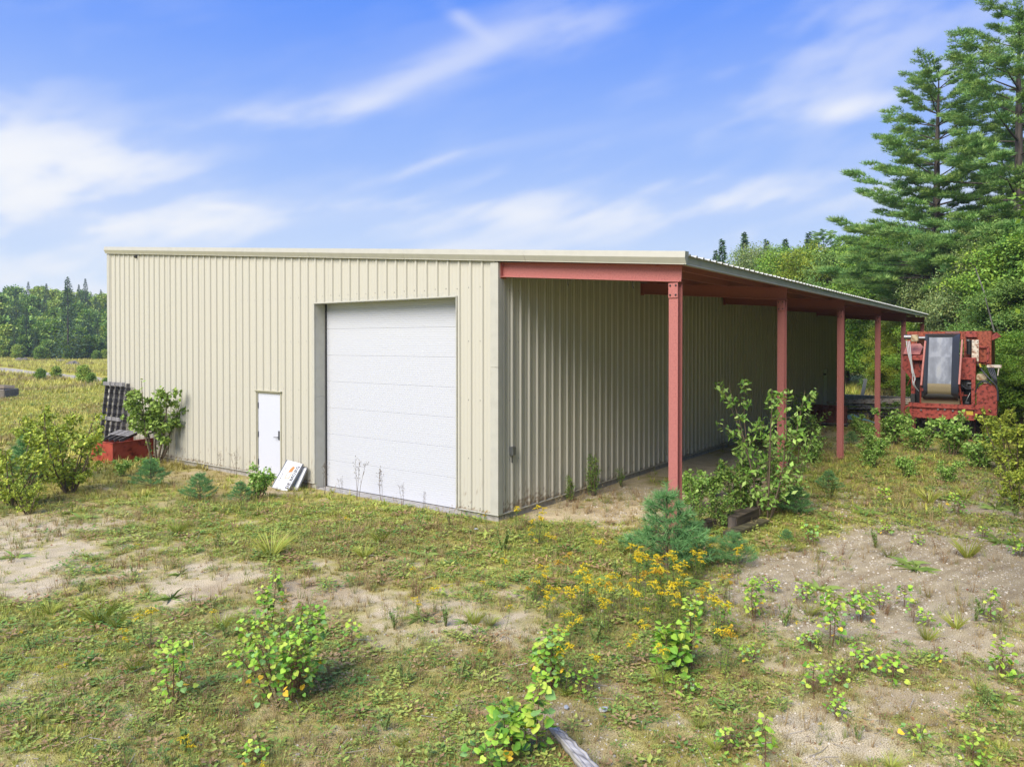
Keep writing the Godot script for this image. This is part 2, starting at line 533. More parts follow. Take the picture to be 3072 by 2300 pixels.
func share_at(x: float, z: float) -> float:
	# 0 bare sand ... 1 closed green
	var s := 0.77 + nz_a.get_noise_2d(x * 3.2, z * 3.2) * 0.55 + nz_b.get_noise_2d(x * 4.5, z * 4.5) * 0.42 + nz_c.get_noise_2d(x * 9.0, z * 9.0) * 0.40 + nz_c.get_noise_2d(x * 21.0 + 9.0, z * 21.0) * 0.30
	for p in patches:
		var dx: float = (x - p[0]) / p[2]
		var dz: float = (z - p[1]) / p[3]
		var q := dx * dx + dz * dz
		if q < 6.0:
			s -= (p[4] * 0.8 if p[4] > 0.0 else p[4]) * exp(-q)
	s -= 0.5 * smoothstep(0.3, -1.2, z) * smoothstep(4.2, 2.8, x) * smoothstep(-0.5, 0.0, x) * smoothstep(-34.0, -28.0, z)
	s -= 0.42 * smoothstep(2.4, 1.2, drive_offset(x, z)) * smoothstep(4.0, 1.0, z) * smoothstep(-13.0, -7.0, z)
	var r := Vector2(x - 8.7, z - 11.5).length()
	s += 0.35 * smoothstep(24.0, 40.0, r)
	return clampf(s, 0.0, 1.0)

func ground_colour(x: float, z: float, s: float) -> Color:
	var sand := Color(0.76, 0.66, 0.46)
	var drab := Color(0.60, 0.53, 0.27)
	var moss := Color(0.48, 0.45, 0.13)
	var litter := Color(0.36, 0.25, 0.145)
	var c := sand.lerp(drab, smoothstep(0.18, 0.5, s)).lerp(moss, smoothstep(0.45, 0.85, s))
	var b := nz_b.get_noise_2d(x * 2.2 + 70.0, z * 2.2)
	c *= 1.0 + 0.22 * nz_c.get_noise_2d(x * 15.0, z * 15.0 + 50.0)
	c = c.lerp(litter, smoothstep(0.06, 0.5, b) * (0.75 if x > 3.5 and z < 2.0 else 0.4))
	# gravel drive along the lean-to, combed by wheels
	# wheel tracks left by a truck along the lean-to: darker combed gravel
	var u := drive_offset(x, z)
	if z > -18.0 and z < 4.5 and u < 2.6:
		var on := smoothstep(2.6, 1.5, u) * smoothstep(4.5, 1.5, z)
		var across := x + z * 0.33
		var comb := 0.5 + 0.9 * nz_c.get_noise_2d(across * 34.0, z * 2.2)
		c = c.lerp(Color(0.63, 0.56, 0.42).lerp(Color(0.36, 0.29, 0.19), clampf(comb, 0.0, 1.0)), 0.75 * on)
	var r := Vector2(x - 8.7, z - 11.5).length()
	var far := smoothstep(20.0, 48.0, r)
	if far > 0.0:
		var field := Color(0.76, 0.68, 0.16).lerp(Color(0.54, 0.55, 0.12), 0.5 + 0.9 * nz_b.get_noise_2d(x * 0.35, z * 0.5)).lerp(Color(0.38, 0.27, 0.10), clampf(nz_a.get_noise_2d(x * 0.4, z * 0.5 + 40.0) * 1.6, 0.0, 0.7))
		c = c.lerp(field, far)
	return c

func lines_of(a: float, b: float, fine: float, lo: float, hi: float) -> PackedFloat32Array:
	var out := PackedFloat32Array()
	var x := a
	var step := fine
	while x > lo:
		step = minf(step * 1.12, 40.0)
		x -= step
		out.append(x)
	out.reverse()
	x = a
	while x < b:
		out.append(x)
		x += fine
	step = fine
	while x < hi:
		out.append(x)
		step = minf(step * 1.12, 40.0)
		x += step
	return out

func make_ground() -> void:
	var xs := lines_of(-6.0, 9.4, 0.075, -900.0, 500.0)
	var zs := lines_of(-9.0, 9.6, 0.075, -900.0, 400.0)
	var v := PackedVector3Array()
	var c := PackedColorArray()
	var ix := PackedInt32Array()
	for z in zs:
		for x in xs:
			var s := plant_share(x, z)
			v.append(Vector3(x, height(x, z), z))
			c.append(ground_colour(x, z, s))
	var w := xs.size()
	for j in zs.size() - 1:
		for i in w - 1:
			var k := j * w + i
			ix.append_array([k, k + 1, k + w, k + 1, k + w + 1, k + w])
	var n := PackedVector3Array()
	n.resize(v.size())
	for j in zs.size():
		for i in w:
			var k := j * w + i
			var l := v[k - 1 if i > 0 else k]
			var r := v[k + 1 if i < w - 1 else k]
			var f := v[k - w if j > 0 else k]
			var b := v[k + w if j < zs.size() - 1 else k]
			n[k] = (b - f).cross(r - l).normalized()
	var a := []
	a.resize(Mesh.ARRAY_MAX)
	a[Mesh.ARRAY_VERTEX] = v
	a[Mesh.ARRAY_NORMAL] = n
	a[Mesh.ARRAY_COLOR] = c
	a[Mesh.ARRAY_INDEX] = ix
	var m := ArrayMesh.new()
	m.add_surface_from_arrays(Mesh.PRIMITIVE_TRIANGLES, a)
	var o := part(self, "ground", m, M.soil)
	tag(o, "sandy lot with moss and grass running out to a meadow", "ground", "", "structure")
	# pale gravel path across the meadow
	var g := Geo.new()
	var line := curve([Vector3(-260, 0, -62), Vector3(-140, 0, -33.5), Vector3(-101, 0, -26.3), Vector3(-79, 0, -23.2), Vector3(-63, 0, -21.6), Vector3(-45, 0, -20.0), Vector3(-28, 0, -21.0)], 14)
	var left := []
	var right := []
	for k in line.size():
		var d: Vector3 = (line[min(k + 1, line.size() - 1)] - line[max(k - 1, 0)]).normalized()
		var side := d.cross(Vector3.UP)
		var p: Vector3 = line[k]
		var wide := 1.5 + 0.4 * nz_b.get_noise_1d(k * 9.0)
		for s in [-1.0, 1.0]:
			var q: Vector3 = p + side * wide * s
			q.y = height(q.x, q.z) + 0.03
			(left if s < 0 else right).append(q)
	g.strip(right, left)
	tag(part(self, "path", g.mesh(), mat("path_gravel", 0.62, 0.57, 0.48, 1.0, 0.0, "sand", 0.3, "", 0.1, true)), "pale gravel path crossing the meadow", "path", "", "structure")

# ------------------------------------------------------------------ warehouse
const RIB := [[0.0, 0.0], [0.035, 0.0], [0.042, 0.005], [0.058, 0.005], [0.065, 0.0], [0.116, 0.0], [0.132, 0.036], [0.173, 0.036], [0.189, 0.0], [0.24, 0.0], [0.247, 0.005], [0.263, 0.005], [0.27, 0.0]]

func rib_offset(s: float) -> float:
	var t := fposmod(s, 0.3048)
	for k in RIB.size():
		var a: Array = RIB[k]
		var b: Array = RIB[k + 1] if k + 1 < RIB.size() else [0.3048, 0.0]
		if t <= b[0]:
			return lerpf(a[1], b[1], (t - a[0]) / (b[0] - a[0]))
	return 0.0

func siding_panel(parent: Node3D, s0: float, s1: float, origin: Vector3, run: Vector3, out: Vector3, low: Callable, high: Callable, cuts: Array, lift: float, called := "siding_panel", stain := false) -> void:
	# one ribbed sheet between s0 and s1 along the wall; low(s) and high(s) give its ends; cuts are x positions of opening edges
	var at_s := []
	var m := floorf(s0 / 0.3048)
	while m * 0.3048 < s1:
		for r in RIB:
			var s: float = m * 0.3048 + r[0]
			if s > s0 + 0.002 and s < s1 - 0.002: at_s.append(s)
		m += 1.0
	at_s.append(s0); at_s.append(s1)
	for q in cuts:
		if q > s0 + 0.001 and q < s1 - 0.001:
			at_s.append(q)
	at_s.sort()
	var g := Geo.new()
	for k in at_s.size() - 1:
		var a: float = at_s[k]
		var b: float = at_s[k + 1]
		var mid := (a + b) * 0.5
		if b - a < 0.0005: continue
		var lo: float = low.call(mid)
		var pa := origin + run * a + out * (rib_offset(a) + lift)
		var pb := origin + run * b + out * (rib_offset(b) + lift)
		var ya: float = high.call(a)
		var yb: float = high.call(b)
		if not stain or lo > 0.0:
			g.quad(pa + Vector3.UP * lo, pb + Vector3.UP * lo, pb + Vector3.UP * yb, pa + Vector3.UP * ya)
			continue
		# mud splash and rust spots in fine rows up from the foot of the sheet
		var rows := [0.0, 0.025, 0.05, 0.075, 0.10, 0.13, 0.16, 0.20, 0.25, 0.31, 0.38, 0.47, 0.58, 0.70]
		for r in rows.size():
			var y0: float = rows[r]
			var y1: float = rows[r + 1] if r + 1 < rows.size() else ya
			var t0: float = yb if r + 1 == rows.size() else y1
			var q := [pa + Vector3.UP * y0, pb + Vector3.UP * y0, pb + Vector3.UP * t0, pa + Vector3.UP * y1]
			var c := [stain_at(a, y0), stain_at(b, y0), stain_at(b, y1), stain_at(a, y1)]
			var facing := (pb - pa).cross(Vector3.UP).normalized()
			for i in [0, 2, 1, 0, 3, 2]:
				g.v.append(q[i]); g.n.append(facing); g.c.append(c[i])
	part(parent, called, g.mesh(), M.siding_stained if stain else M.siding)

func stain_at(s: float, y: float) -> Color:
	if y > 0.65: return Color.WHITE
	var reach := 0.07 + 0.20 * maxf(0.0, nz_b.get_noise_1d(s * 5.0 + 30.0)) + 0.38 * exp(-pow((s - 0.9) / 0.9, 2.0))
	var blot := nz_c.get_noise_2d(s * 110.0, y * 60.0) + 0.6 * nz_c.get_noise_2d(s * 300.0, y * 160.0)
	var mud := smoothstep(-0.1, 0.25, blot + 1.2 * (reach - y) / maxf(reach, 0.05) - 0.75)
	var spot := smoothstep(0.42, 0.55, nz_c.get_noise_2d(s * 260.0 + 7.0, y * 260.0)) * (0.8 if y < 0.5 else 0.3)
	return Color.WHITE.lerp(Color(0.42, 0.33, 0.25), mud * 0.85).lerp(Color(0.38, 0.24, 0.15), spot * 0.7)

func wall_of(parent: Node3D, called: String, origin: Vector3, run: Vector3, out: Vector3, total: float, high: Callable, openings: Array) -> Node3D:
	var w := hub(parent, called)
	var cuts := []
	for o in openings:
		cuts.append(o[0]); cuts.append(o[1])
	var low := func(s: float) -> float:
		for o in openings:
			if s > o[0] and s < o[1]: return o[2]
		return 0.0
	var k := 0
	var s := 0.0
	while s < total - 0.01:
		var e := minf(s + 0.9144, total)
		siding_panel(w, s, e, origin, run, out, low, high, cuts, 0.0018 if k % 2 else 0.0, "siding_panel", called == "front_wall" or called == "side_wall" and out.x > 0.0)
		s = e
		k += 1
	return w

func roof_y(x: float) -> float:
	return 5.19 - SLOPE * x

func screws_on(parent: Node3D, origin: Vector3, run: Vector3, out: Vector3, total: float, rows: Array, openings: Array) -> void:
	var g := Geo.new()
	for y in rows:
		var s := 0.085
		while s < total:
			var free := true
			for o in openings:
				if s > o[0] - 0.03 and s < o[1] + 0.03 and y < o[2]: free = false
			if free:
				var p: Vector3 = origin + run * s + Vector3.UP * (y + 0.01 * sin(s * 7.0))
				g.tube([p, p + out * 0.009], [0.011, 0.008], 6)
			s += 0.3048
	tag(part(parent, "screw_heads", g.mesh(), M.steel_dull), "", "", "", "stuff")

func i_beam(a: Vector3, b: Vector3, up: Vector3, depth: float, wide: float, t := 0.012) -> Geo:
	# rolled section: two flanges across "up" and a web between them
	var g := Geo.new()
	g.bar(a + up * (depth * 0.5 - t * 0.5), b + up * (depth * 0.5 - t * 0.5), wide, t, 0.0, up)
	g.bar(a - up * (depth * 0.5 - t * 0.5), b - up * (depth * 0.5 - t * 0.5), wide, t, 0.0, up)
	g.bar(a, b, t * 0.8, depth - 2 * t - 0.001, 0.0, up)
	return g

func make_warehouse() -> void:
	var o := thing("metal_warehouse", "beige ribbed metal warehouse with white overhead door and red steel lean-to", "warehouse")
	# openings along the front wall are measured from its left end
	var big := [WIDTH - 5.60, WIDTH - 1.07, 4.37]
	var small := [WIDTH - 7.98, WIDTH - 6.94, 2.15]
	var front_high := func(s: float) -> float: return 5.12 + SLOPE * (WIDTH - s)
	wall_of(o, "front_wall", Vector3(-WIDTH, 0, 0), Vector3.RIGHT, Vector3.BACK, WIDTH - 0.01, front_high, [big, small])
	var side_door := [26.5, 27.45, 2.15]
	wall_of(o, "side_wall", Vector3(0, 0, -0.01), Vector3.FORWARD, Vector3.RIGHT, LENGTH - 0.02, func(_s): return 5.06, [side_door])
	wall_of(o, "side_wall", Vector3(-WIDTH, 0, -LENGTH), Vector3.BACK, Vector3.LEFT, LENGTH - 0.01, func(_s): return 6.36, [])
	wall_of(o, "rear_wall", Vector3(0, 0, -LENGTH), Vector3.LEFT, Vector3.FORWARD, WIDTH, func(s): return 5.12 + SLOPE * s, [])
	screws_on(o.get_node("front_wall"), Vector3(-WIDTH, 0, 0), Vector3.RIGHT, Vector3.BACK, WIDTH - 0.2, [0.06, 1.05, 2.25, 3.45, 4.55], [big, small])
	screws_on(o.get_node("side_wall"), Vector3(0, 0, 0), Vector3.FORWARD, Vector3.RIGHT, LENGTH - 0.2, [0.06, 1.05, 2.25, 3.45, 4.5], [side_door])
	# floor slab and foundation
	box_part(o, "floor_slab", M.concrete, Vector3(-WIDTH + 0.03, -0.13, -LENGTH + 0.03), Vector3(-0.03, -0.02, -0.36))
	box_part(o, "foundation", M.concrete, Vector3(-WIDTH, -0.5, -0.30), Vector3(-5.62, -0.012, -0.012))
	box_part(o, "foundation", M.concrete, Vector3(-1.06, -0.5, -0.30), Vector3(0.006, -0.012, -0.012))
	box_part(o, "door_sill", M.concrete, Vector3(-5.62, -0.5, -0.75), Vector3(-1.06, -0.135, 0.02))
	box_part(o, "foundation", M.concrete, Vector3(-0.25, -0.5, -LENGTH), Vector3(0.004, -0.010, -0.30))
	box_part(o, "foundation", M.concrete, Vector3(-WIDTH, -0.5, -LENGTH), Vector3(-WIDTH + 0.2, -0.010, -0.30))
	# base trim strips
	box_part(o, "base_trim", M.siding_trim, Vector3(-WIDTH, -0.022, -0.01), Vector3(-7.98, -0.002, 0.045), 0.003)
	box_part(o, "base_trim", M.siding_trim, Vector3(-6.94, -0.022, -0.01), Vector3(-5.62, -0.002, 0.045), 0.003)
	box_part(o, "base_trim", M.siding_trim, Vector3(-1.05, -0.022, -0.01), Vector3(0.04, -0.002, 0.045), 0.003)
	box_part(o, "base_trim", M.siding_trim, Vector3(-0.01, -0.022, -LENGTH), Vector3(0.045, -0.002, -0.02), 0.003)
	# corner trims: angle pieces over the ribs, in two lengths
	for q in [[-0.01, 2.93], [2.937, 5.02]]:
		var g := Geo.new()
		g.box(at(-0.055, (q[0] + q[1]) * 0.5, 0.040), Vector3(0.20, q[1] - q[0], 0.008), 0.002)
		g.box(at(0.041, (q[0] + q[1]) * 0.5, -0.030), Vector3(0.008, q[1] - q[0], 0.148), 0.002)
		part(o, "corner_trim", g.mesh(), M.siding_trim)
	for q in [[-0.01, 3.10], [3.107, 6.34]]:
		var g := Geo.new()
		g.box(at(-WIDTH + 0.045, (q[0] + q[1]) * 0.5, 0.040), Vector3(0.16, q[1] - q[0], 0.008), 0.002)
		g.box(at(-WIDTH - 0.040, (q[0] + q[1]) * 0.5, -0.03), Vector3(0.008, q[1] - q[0], 0.14), 0.002)
		part(o, "corner_trim", g.mesh(), M.siding_trim)
	# rake fascia in front, one piece per length of trim
	var joints := [-16.12, -12.04, -8.73, -5.71, -2.49, 0.73, 3.985]
	for k in 6:
		var g := Geo.new()
		var shape := [[-0.03, 0.222], [0.125, 0.218], [0.140, 0.112], [0.088, 0.012], [0.088, 0.0], [0.040, 0.0]]
		var a := []
		var b := []
		for p in shape:
			a.append(Vector3(joints[k] + 0.002, 5.042 - SLOPE * joints[k] + p[1], p[0]))
			b.append(Vector3(joints[k + 1] - 0.002, 5.042 - SLOPE * joints[k + 1] + p[1], p[0]))
		g.strip(b, a)
		if k == 5:
			g.tri(b[0], b[1], b[2]); g.tri(b[0], b[2], b[3]); g.tri(b[0], b[3], b[5])
		if k == 0:
			g.tri(a[0], a[2], a[1]); g.tri(a[0], a[3], a[2]); g.tri(a[0], a[5], a[3])
		part(o, "fascia", g.mesh(), M.fascia_stone)
	# eave fascia of the lean-to
	for k in 5:
		var z0 := 0.10 - k * 6.31
		var z1 := z0 - 6.306
		var g := Geo.new()
		var shape := [[3.90, 4.715], [3.955, 4.705], [3.965, 4.725], [3.948, 4.74], [3.955, 4.885], [3.90, 4.895]]
		var a := []
		var b := []
		for p in shape:
			a.append(Vector3(p[0], p[1], z0)); b.append(Vector3(p[0], p[1], z1))
		g.strip(a, b)
		part(o, "eave_fascia", g.mesh(), M.fascia_stone)
	# roof sheets run down the slope, ribs up
	var down := Vector3(1, -SLOPE, 0).normalized()
	var roof_len := (3.985 + 16.14) * sqrt(1.0 + SLOPE * SLOPE)
	var upw := Vector3(SLOPE, 1, 0).normalized()
	for k in 35:
		var s0 := k * 0.9144
		var s1 := minf(s0 + 0.9144, LENGTH + 0.15)
		if s1 - s0 < 0.05: break
		var g := Geo.new()
		var a := []
		var b := []
		var m := 0
		while true:
			var s := s0 + m * 0.3048
			if s > s1 - 0.02: break
			for r in [[0.0, 0.0], [0.108, 0.0], [0.137, 0.036], [0.168, 0.036], [0.197, 0.0], [0.3048, 0.0]]:
				var q: float = minf(s + r[0], s1)
				var p: Vector3 = Vector3(-16.14, roof_y(-16.14) + 0.002, 0.08 - q) + upw * (r[1] + (0.002 if k % 2 else 0.0))
				a.append(p); b.append(p + down * roof_len)
			m += 1
		g.strip(a, b)
		part(o, "roof_panel", g.mesh(), M.roof_metal)
	# closing deck under the sheets keeps the hall dark
	var deck := Geo.new()
	deck.bar(Vector3(-16.0, roof_y(-16.0) - 0.03, -LENGTH * 0.5 + 0.02), Vector3(-0.02, roof_y(-0.02) - 0.03, -LENGTH * 0.5 + 0.02), LENGTH - 0.08, 0.02)
	part(o, "roof_deck", deck.mesh(), M.primer)

	# overhead door: reveal, seven sections, seals, pull rope knot
	var d := hub(o, "overhead_door")
	for k in 7:
		var g := Geo.new()
		var y0 := -0.128 + k * 0.648
		var pts := [[0.0, -0.006], [0.006, 0.0]]
		var y := 0.03
		while y < 0.62:
			pts.append([y, 0.0]); pts.append([y + 0.005, -0.0035]); pts.append([y + 0.010, 0.0])
			y += 0.0505
		pts.append([0.638, 0.0]); pts.append([0.6455, -0.007])
		var a := []
		var b := []
		for p in pts:
			a.append(Vector3(-5.72, y0 + p[0], -0.335 + p[1])); b.append(Vector3(-1.0, y0 + p[0], -0.335 + p[1]))
		g.strip(b, a)
		g.quad(Vector3(-5.72, y0, -0.37), Vector3(-1.0, y0, -0.37), Vector3(-1.0, y0 + 0.6455, -0.37), Vector3(-5.72, y0 + 0.6455, -0.37))
		part(d, "door_section", g.mesh(), M.door_white)
	box_part(d, "bottom_seal", M.rubber, Vector3(-5.6, -0.135, -0.365), Vector3(-1.07, -0.128, -0.325))
	box_part(d, "side_seal", M.rubber, Vector3(-5.60, -0.13, -0.333), Vector3(-5.575, 4.36, -0.300))
	var knot := Geo.new()
	knot.tube([Vector3(-1.30, 4.27, -0.33), Vector3(-1.30, 4.24, -0.30), Vector3(-1.295, 4.19, -0.31)], [0.015, 0.03, 0.015], 8)
	part(d, "latch", knot.mesh(), M.rubber)
	# reveal and trim of the big opening
	box_part(o, "door_jamb", M.siding_trim, Vector3(-5.72, -0.13, -0.30), Vector3(-5.602, 2.10, 0.002))
	box_part(o, "door_jamb", M.siding_trim, Vector3(-5.72, 2.104, -0.30), Vector3(-5.602, 4.37, 0.002))
	box_part(o, "door_jamb", M.siding_trim, Vector3(-1.068, -0.13, -0.30), Vector3(-0.95, 4.37, 0.002))
	box_part(o, "door_header", M.siding_trim, Vector3(-5.60, 4.372, -0.34), Vector3(-1.07, 4.47, 0.002))
	box_part(o, "opening_trim", M.siding_trim, Vector3(-5.625, -0.02, 0.004), Vector3(-5.60, 4.395, 0.040), 0.003)
	box_part(o, "opening_trim", M.siding_trim, Vector3(-1.07, -0.02, 0.004), Vector3(-1.045, 4.395, 0.040), 0.003)
	box_part(o, "opening_trim", M.siding_trim, Vector3(-5.598, 4.370, 0.004), Vector3(-1.072, 4.395, 0.042), 0.003)
	# inner walls right behind the door keep the hall closed
	box_part(o, "inner_wall", M.primer, Vector3(-5.95, -0.1, -0.50), Vector3(-0.8, 4.9, -0.45))
	# personnel door
	var s := hub(o, "personnel_door")
	var leaf := box_part(s, "door_leaf", M.leaf_white, Vector3(-7.945, -0.02, -0.055), Vector3(-6.985, 2.105, -0.012), 0.004)
	leaf.set_meta("label", "plain white steel door leaf")
	box_part(s, "door_frame", M.door_frame, Vector3(-7.99, -0.02, -0.08), Vector3(-7.948, 2.15, 0.020), 0.003)
	box_part(s, "door_frame", M.door_frame, Vector3(-6.982, -0.02, -0.08), Vector3(-6.94, 2.15, 0.020), 0.003)
	box_part(s, "door_frame", M.door_frame, Vector3(-7.946, 2.108, -0.08), Vector3(-6.984, 2.15, 0.020), 0.003)
	box_part(s, "drip_cap", M.door_frame, Vector3(-8.02, 2.152, 0.0), Vector3(-6.91, 2.18, 0.06), 0.003)
	for y in [0.30, 1.02, 1.78]:
		var hinge := Geo.new()
		hinge.tube([Vector3(-7.935, y - 0.07, -0.002), Vector3(-7.935, y + 0.07, -0.002)], [0.014, 0.014], 8)
		part(s, "hinge", hinge.mesh(), M.steel_dark)
	box_part(s, "lock_plate", M.steel_dark, Vector3(-7.085, 0.93, -0.012), Vector3(-7.035, 1.16, 0.004), 0.003)
	var lever := Geo.new()
	lever.tube([Vector3(-7.06, 1.0, 0.0), Vector3(-7.06, 1.0, 0.05)], [0.016, 0.012], 8)
	lever.tube([Vector3(-7.05, 1.0, 0.05), Vector3(-7.20, 0.995, 0.055)], [0.012, 0.009], 8)
	part(s, "handle", lever.mesh(), M.steel_dark)
	# door at the far end of the side wall
	var e := hub(o, "side_door")
	box_part(e, "door_leaf", M.leaf_white, Vector3(-0.05, -0.02, -27.42), Vector3(-0.012, 2.11, -26.54), 0.004)
	box_part(e, "door_frame", M.siding_trim, Vector3(-0.08, -0.02, -26.54), Vector3(0.022, 2.15, -26.49), 0.003)
	box_part(e, "door_frame", M.siding_trim, Vector3(-0.08, -0.02, -27.47), Vector3(0.022, 2.15, -27.42), 0.003)
	box_part(e, "lamp_hood", M.steel_dark, Vector3(0.0, 1.82, -26.62), Vector3(0.14, 1.92, -26.48), 0.02)
	# outlet box near the corner
	var u := hub(o, "outlet_box")
	box_part(u, "box_body", M.steel_dull, Vector3(0.006, 1.13, -0.50), Vector3(0.075, 1.31, -0.38), 0.008)
	box_part(u, "box_lid", M.steel_dull, Vector3(0.076, 1.14, -0.495), Vector3(0.092, 1.30, -0.385), 0.006)
	tube_part(u, "conduit", M.steel_dark, [Vector3(0.03, 0.98, -0.44), Vector3(0.03, 1.13, -0.44)], 0.014)
	# vent stub high at the far end of the front wall
	var vent := Geo.new()
	vent.tube([Vector3(-14.2, 6.12, 0.0), Vector3(-14.2, 6.12, 0.06), Vector3(-14.2, 6.10, 0.09)], [0.05, 0.05, 0.05], 10)
	part(o, "vent_stub", vent.mesh(), M.steel_dark)

	# lean-to frame: columns, rafters, purlins
	for k in 6:
		var z := -k * BAY
		var paint: Material = M.primer
		var col := hub(o, "lean_to_column")
		part(col, "column_shaft", i_beam(Vector3(3.715, -0.12, z - 0.11), Vector3(3.715, 4.43, z - 0.11), Vector3.BACK, 0.19, 0.165, 0.013).mesh(), paint)
		box_part(col, "base_plate", M.primer, Vector3(3.58, -0.145, z - 0.26), Vector3(3.85, -0.12, z + 0.04), 0.003)
		box_part(col, "cap_plate", paint, Vector3(3.63, 4.18, z - 0.012), Vector3(3.80, 4.43, z + 0.004), 0.003)
		for q in [[-0.05, 4.39], [0.05, 4.39], [-0.05, 4.23], [0.05, 4.23]]:
			var g := Geo.new()
			g.tube([Vector3(3.715 + q[0], q[1], z + 0.003), Vector3(3.715 + q[0], q[1], z + 0.018)], [0.018, 0.016], 6)
			part(col, "bolt", g.mesh(), M.rubber)
		var raf := hub(o, "rafter")
		part(raf, "rafter_beam", i_beam(Vector3(0.05, 4.875, z - 0.12), Vector3(3.82, 4.590, z - 0.12), Vector3(SLOPE, 1, 0).normalized(), 0.285, 0.19, 0.013).mesh(), M.primer)
		box_part(raf, "end_plate", M.primer, Vector3(0.036, 4.70, z - 0.22), Vector3(0.05, 5.02, z - 0.02), 0.002)
	for x in [0.55, 1.5, 2.45, 3.40]:
		for k in 5:
			var g := Geo.new()
			var y := roof_y(x) - 0.005
			var z0 := -k * BAY - 0.03
			var z1 := z0 - BAY + 0.004
			g.bar(Vector3(x, y - 0.085, z0), Vector3(x, y - 0.085, z1), 0.004, 0.165)
			g.bar(Vector3(x + 0.03, y - 0.006, z0), Vector3(x + 0.03, y - 0.006, z1), 0.06, 0.004)
			g.bar(Vector3(x - 0.03, y - 0.164, z0), Vector3(x - 0.03, y - 0.164, z1), 0.06, 0.004)
			part(o, "purlin", g.mesh(), M.primer)
	for k in 5:
		var g := Geo.new()
		g.bar(Vector3(3.86, 4.80, -k * BAY - 0.02), Vector3(3.86, 4.80, -(k + 1) * BAY - 0.016), 0.07, 0.15)
		part(o, "eave_strut", g.mesh(), M.primer)
	# hooks under the first rafter
	for x in [1.55, 2.9]:
		var g := Geo.new()
		g.tube([Vector3(x, 4.64 - SLOPE * (x - 1.5), -0.12), Vector3(x, 4.54 - SLOPE * (x - 1.5), -0.12), Vector3(x + 0.02, 4.50 - SLOPE * (x - 1.5), -0.12)], [0.006, 0.006, 0.014], 6)
		part(o, "hook", g.mesh(), M.rubber)

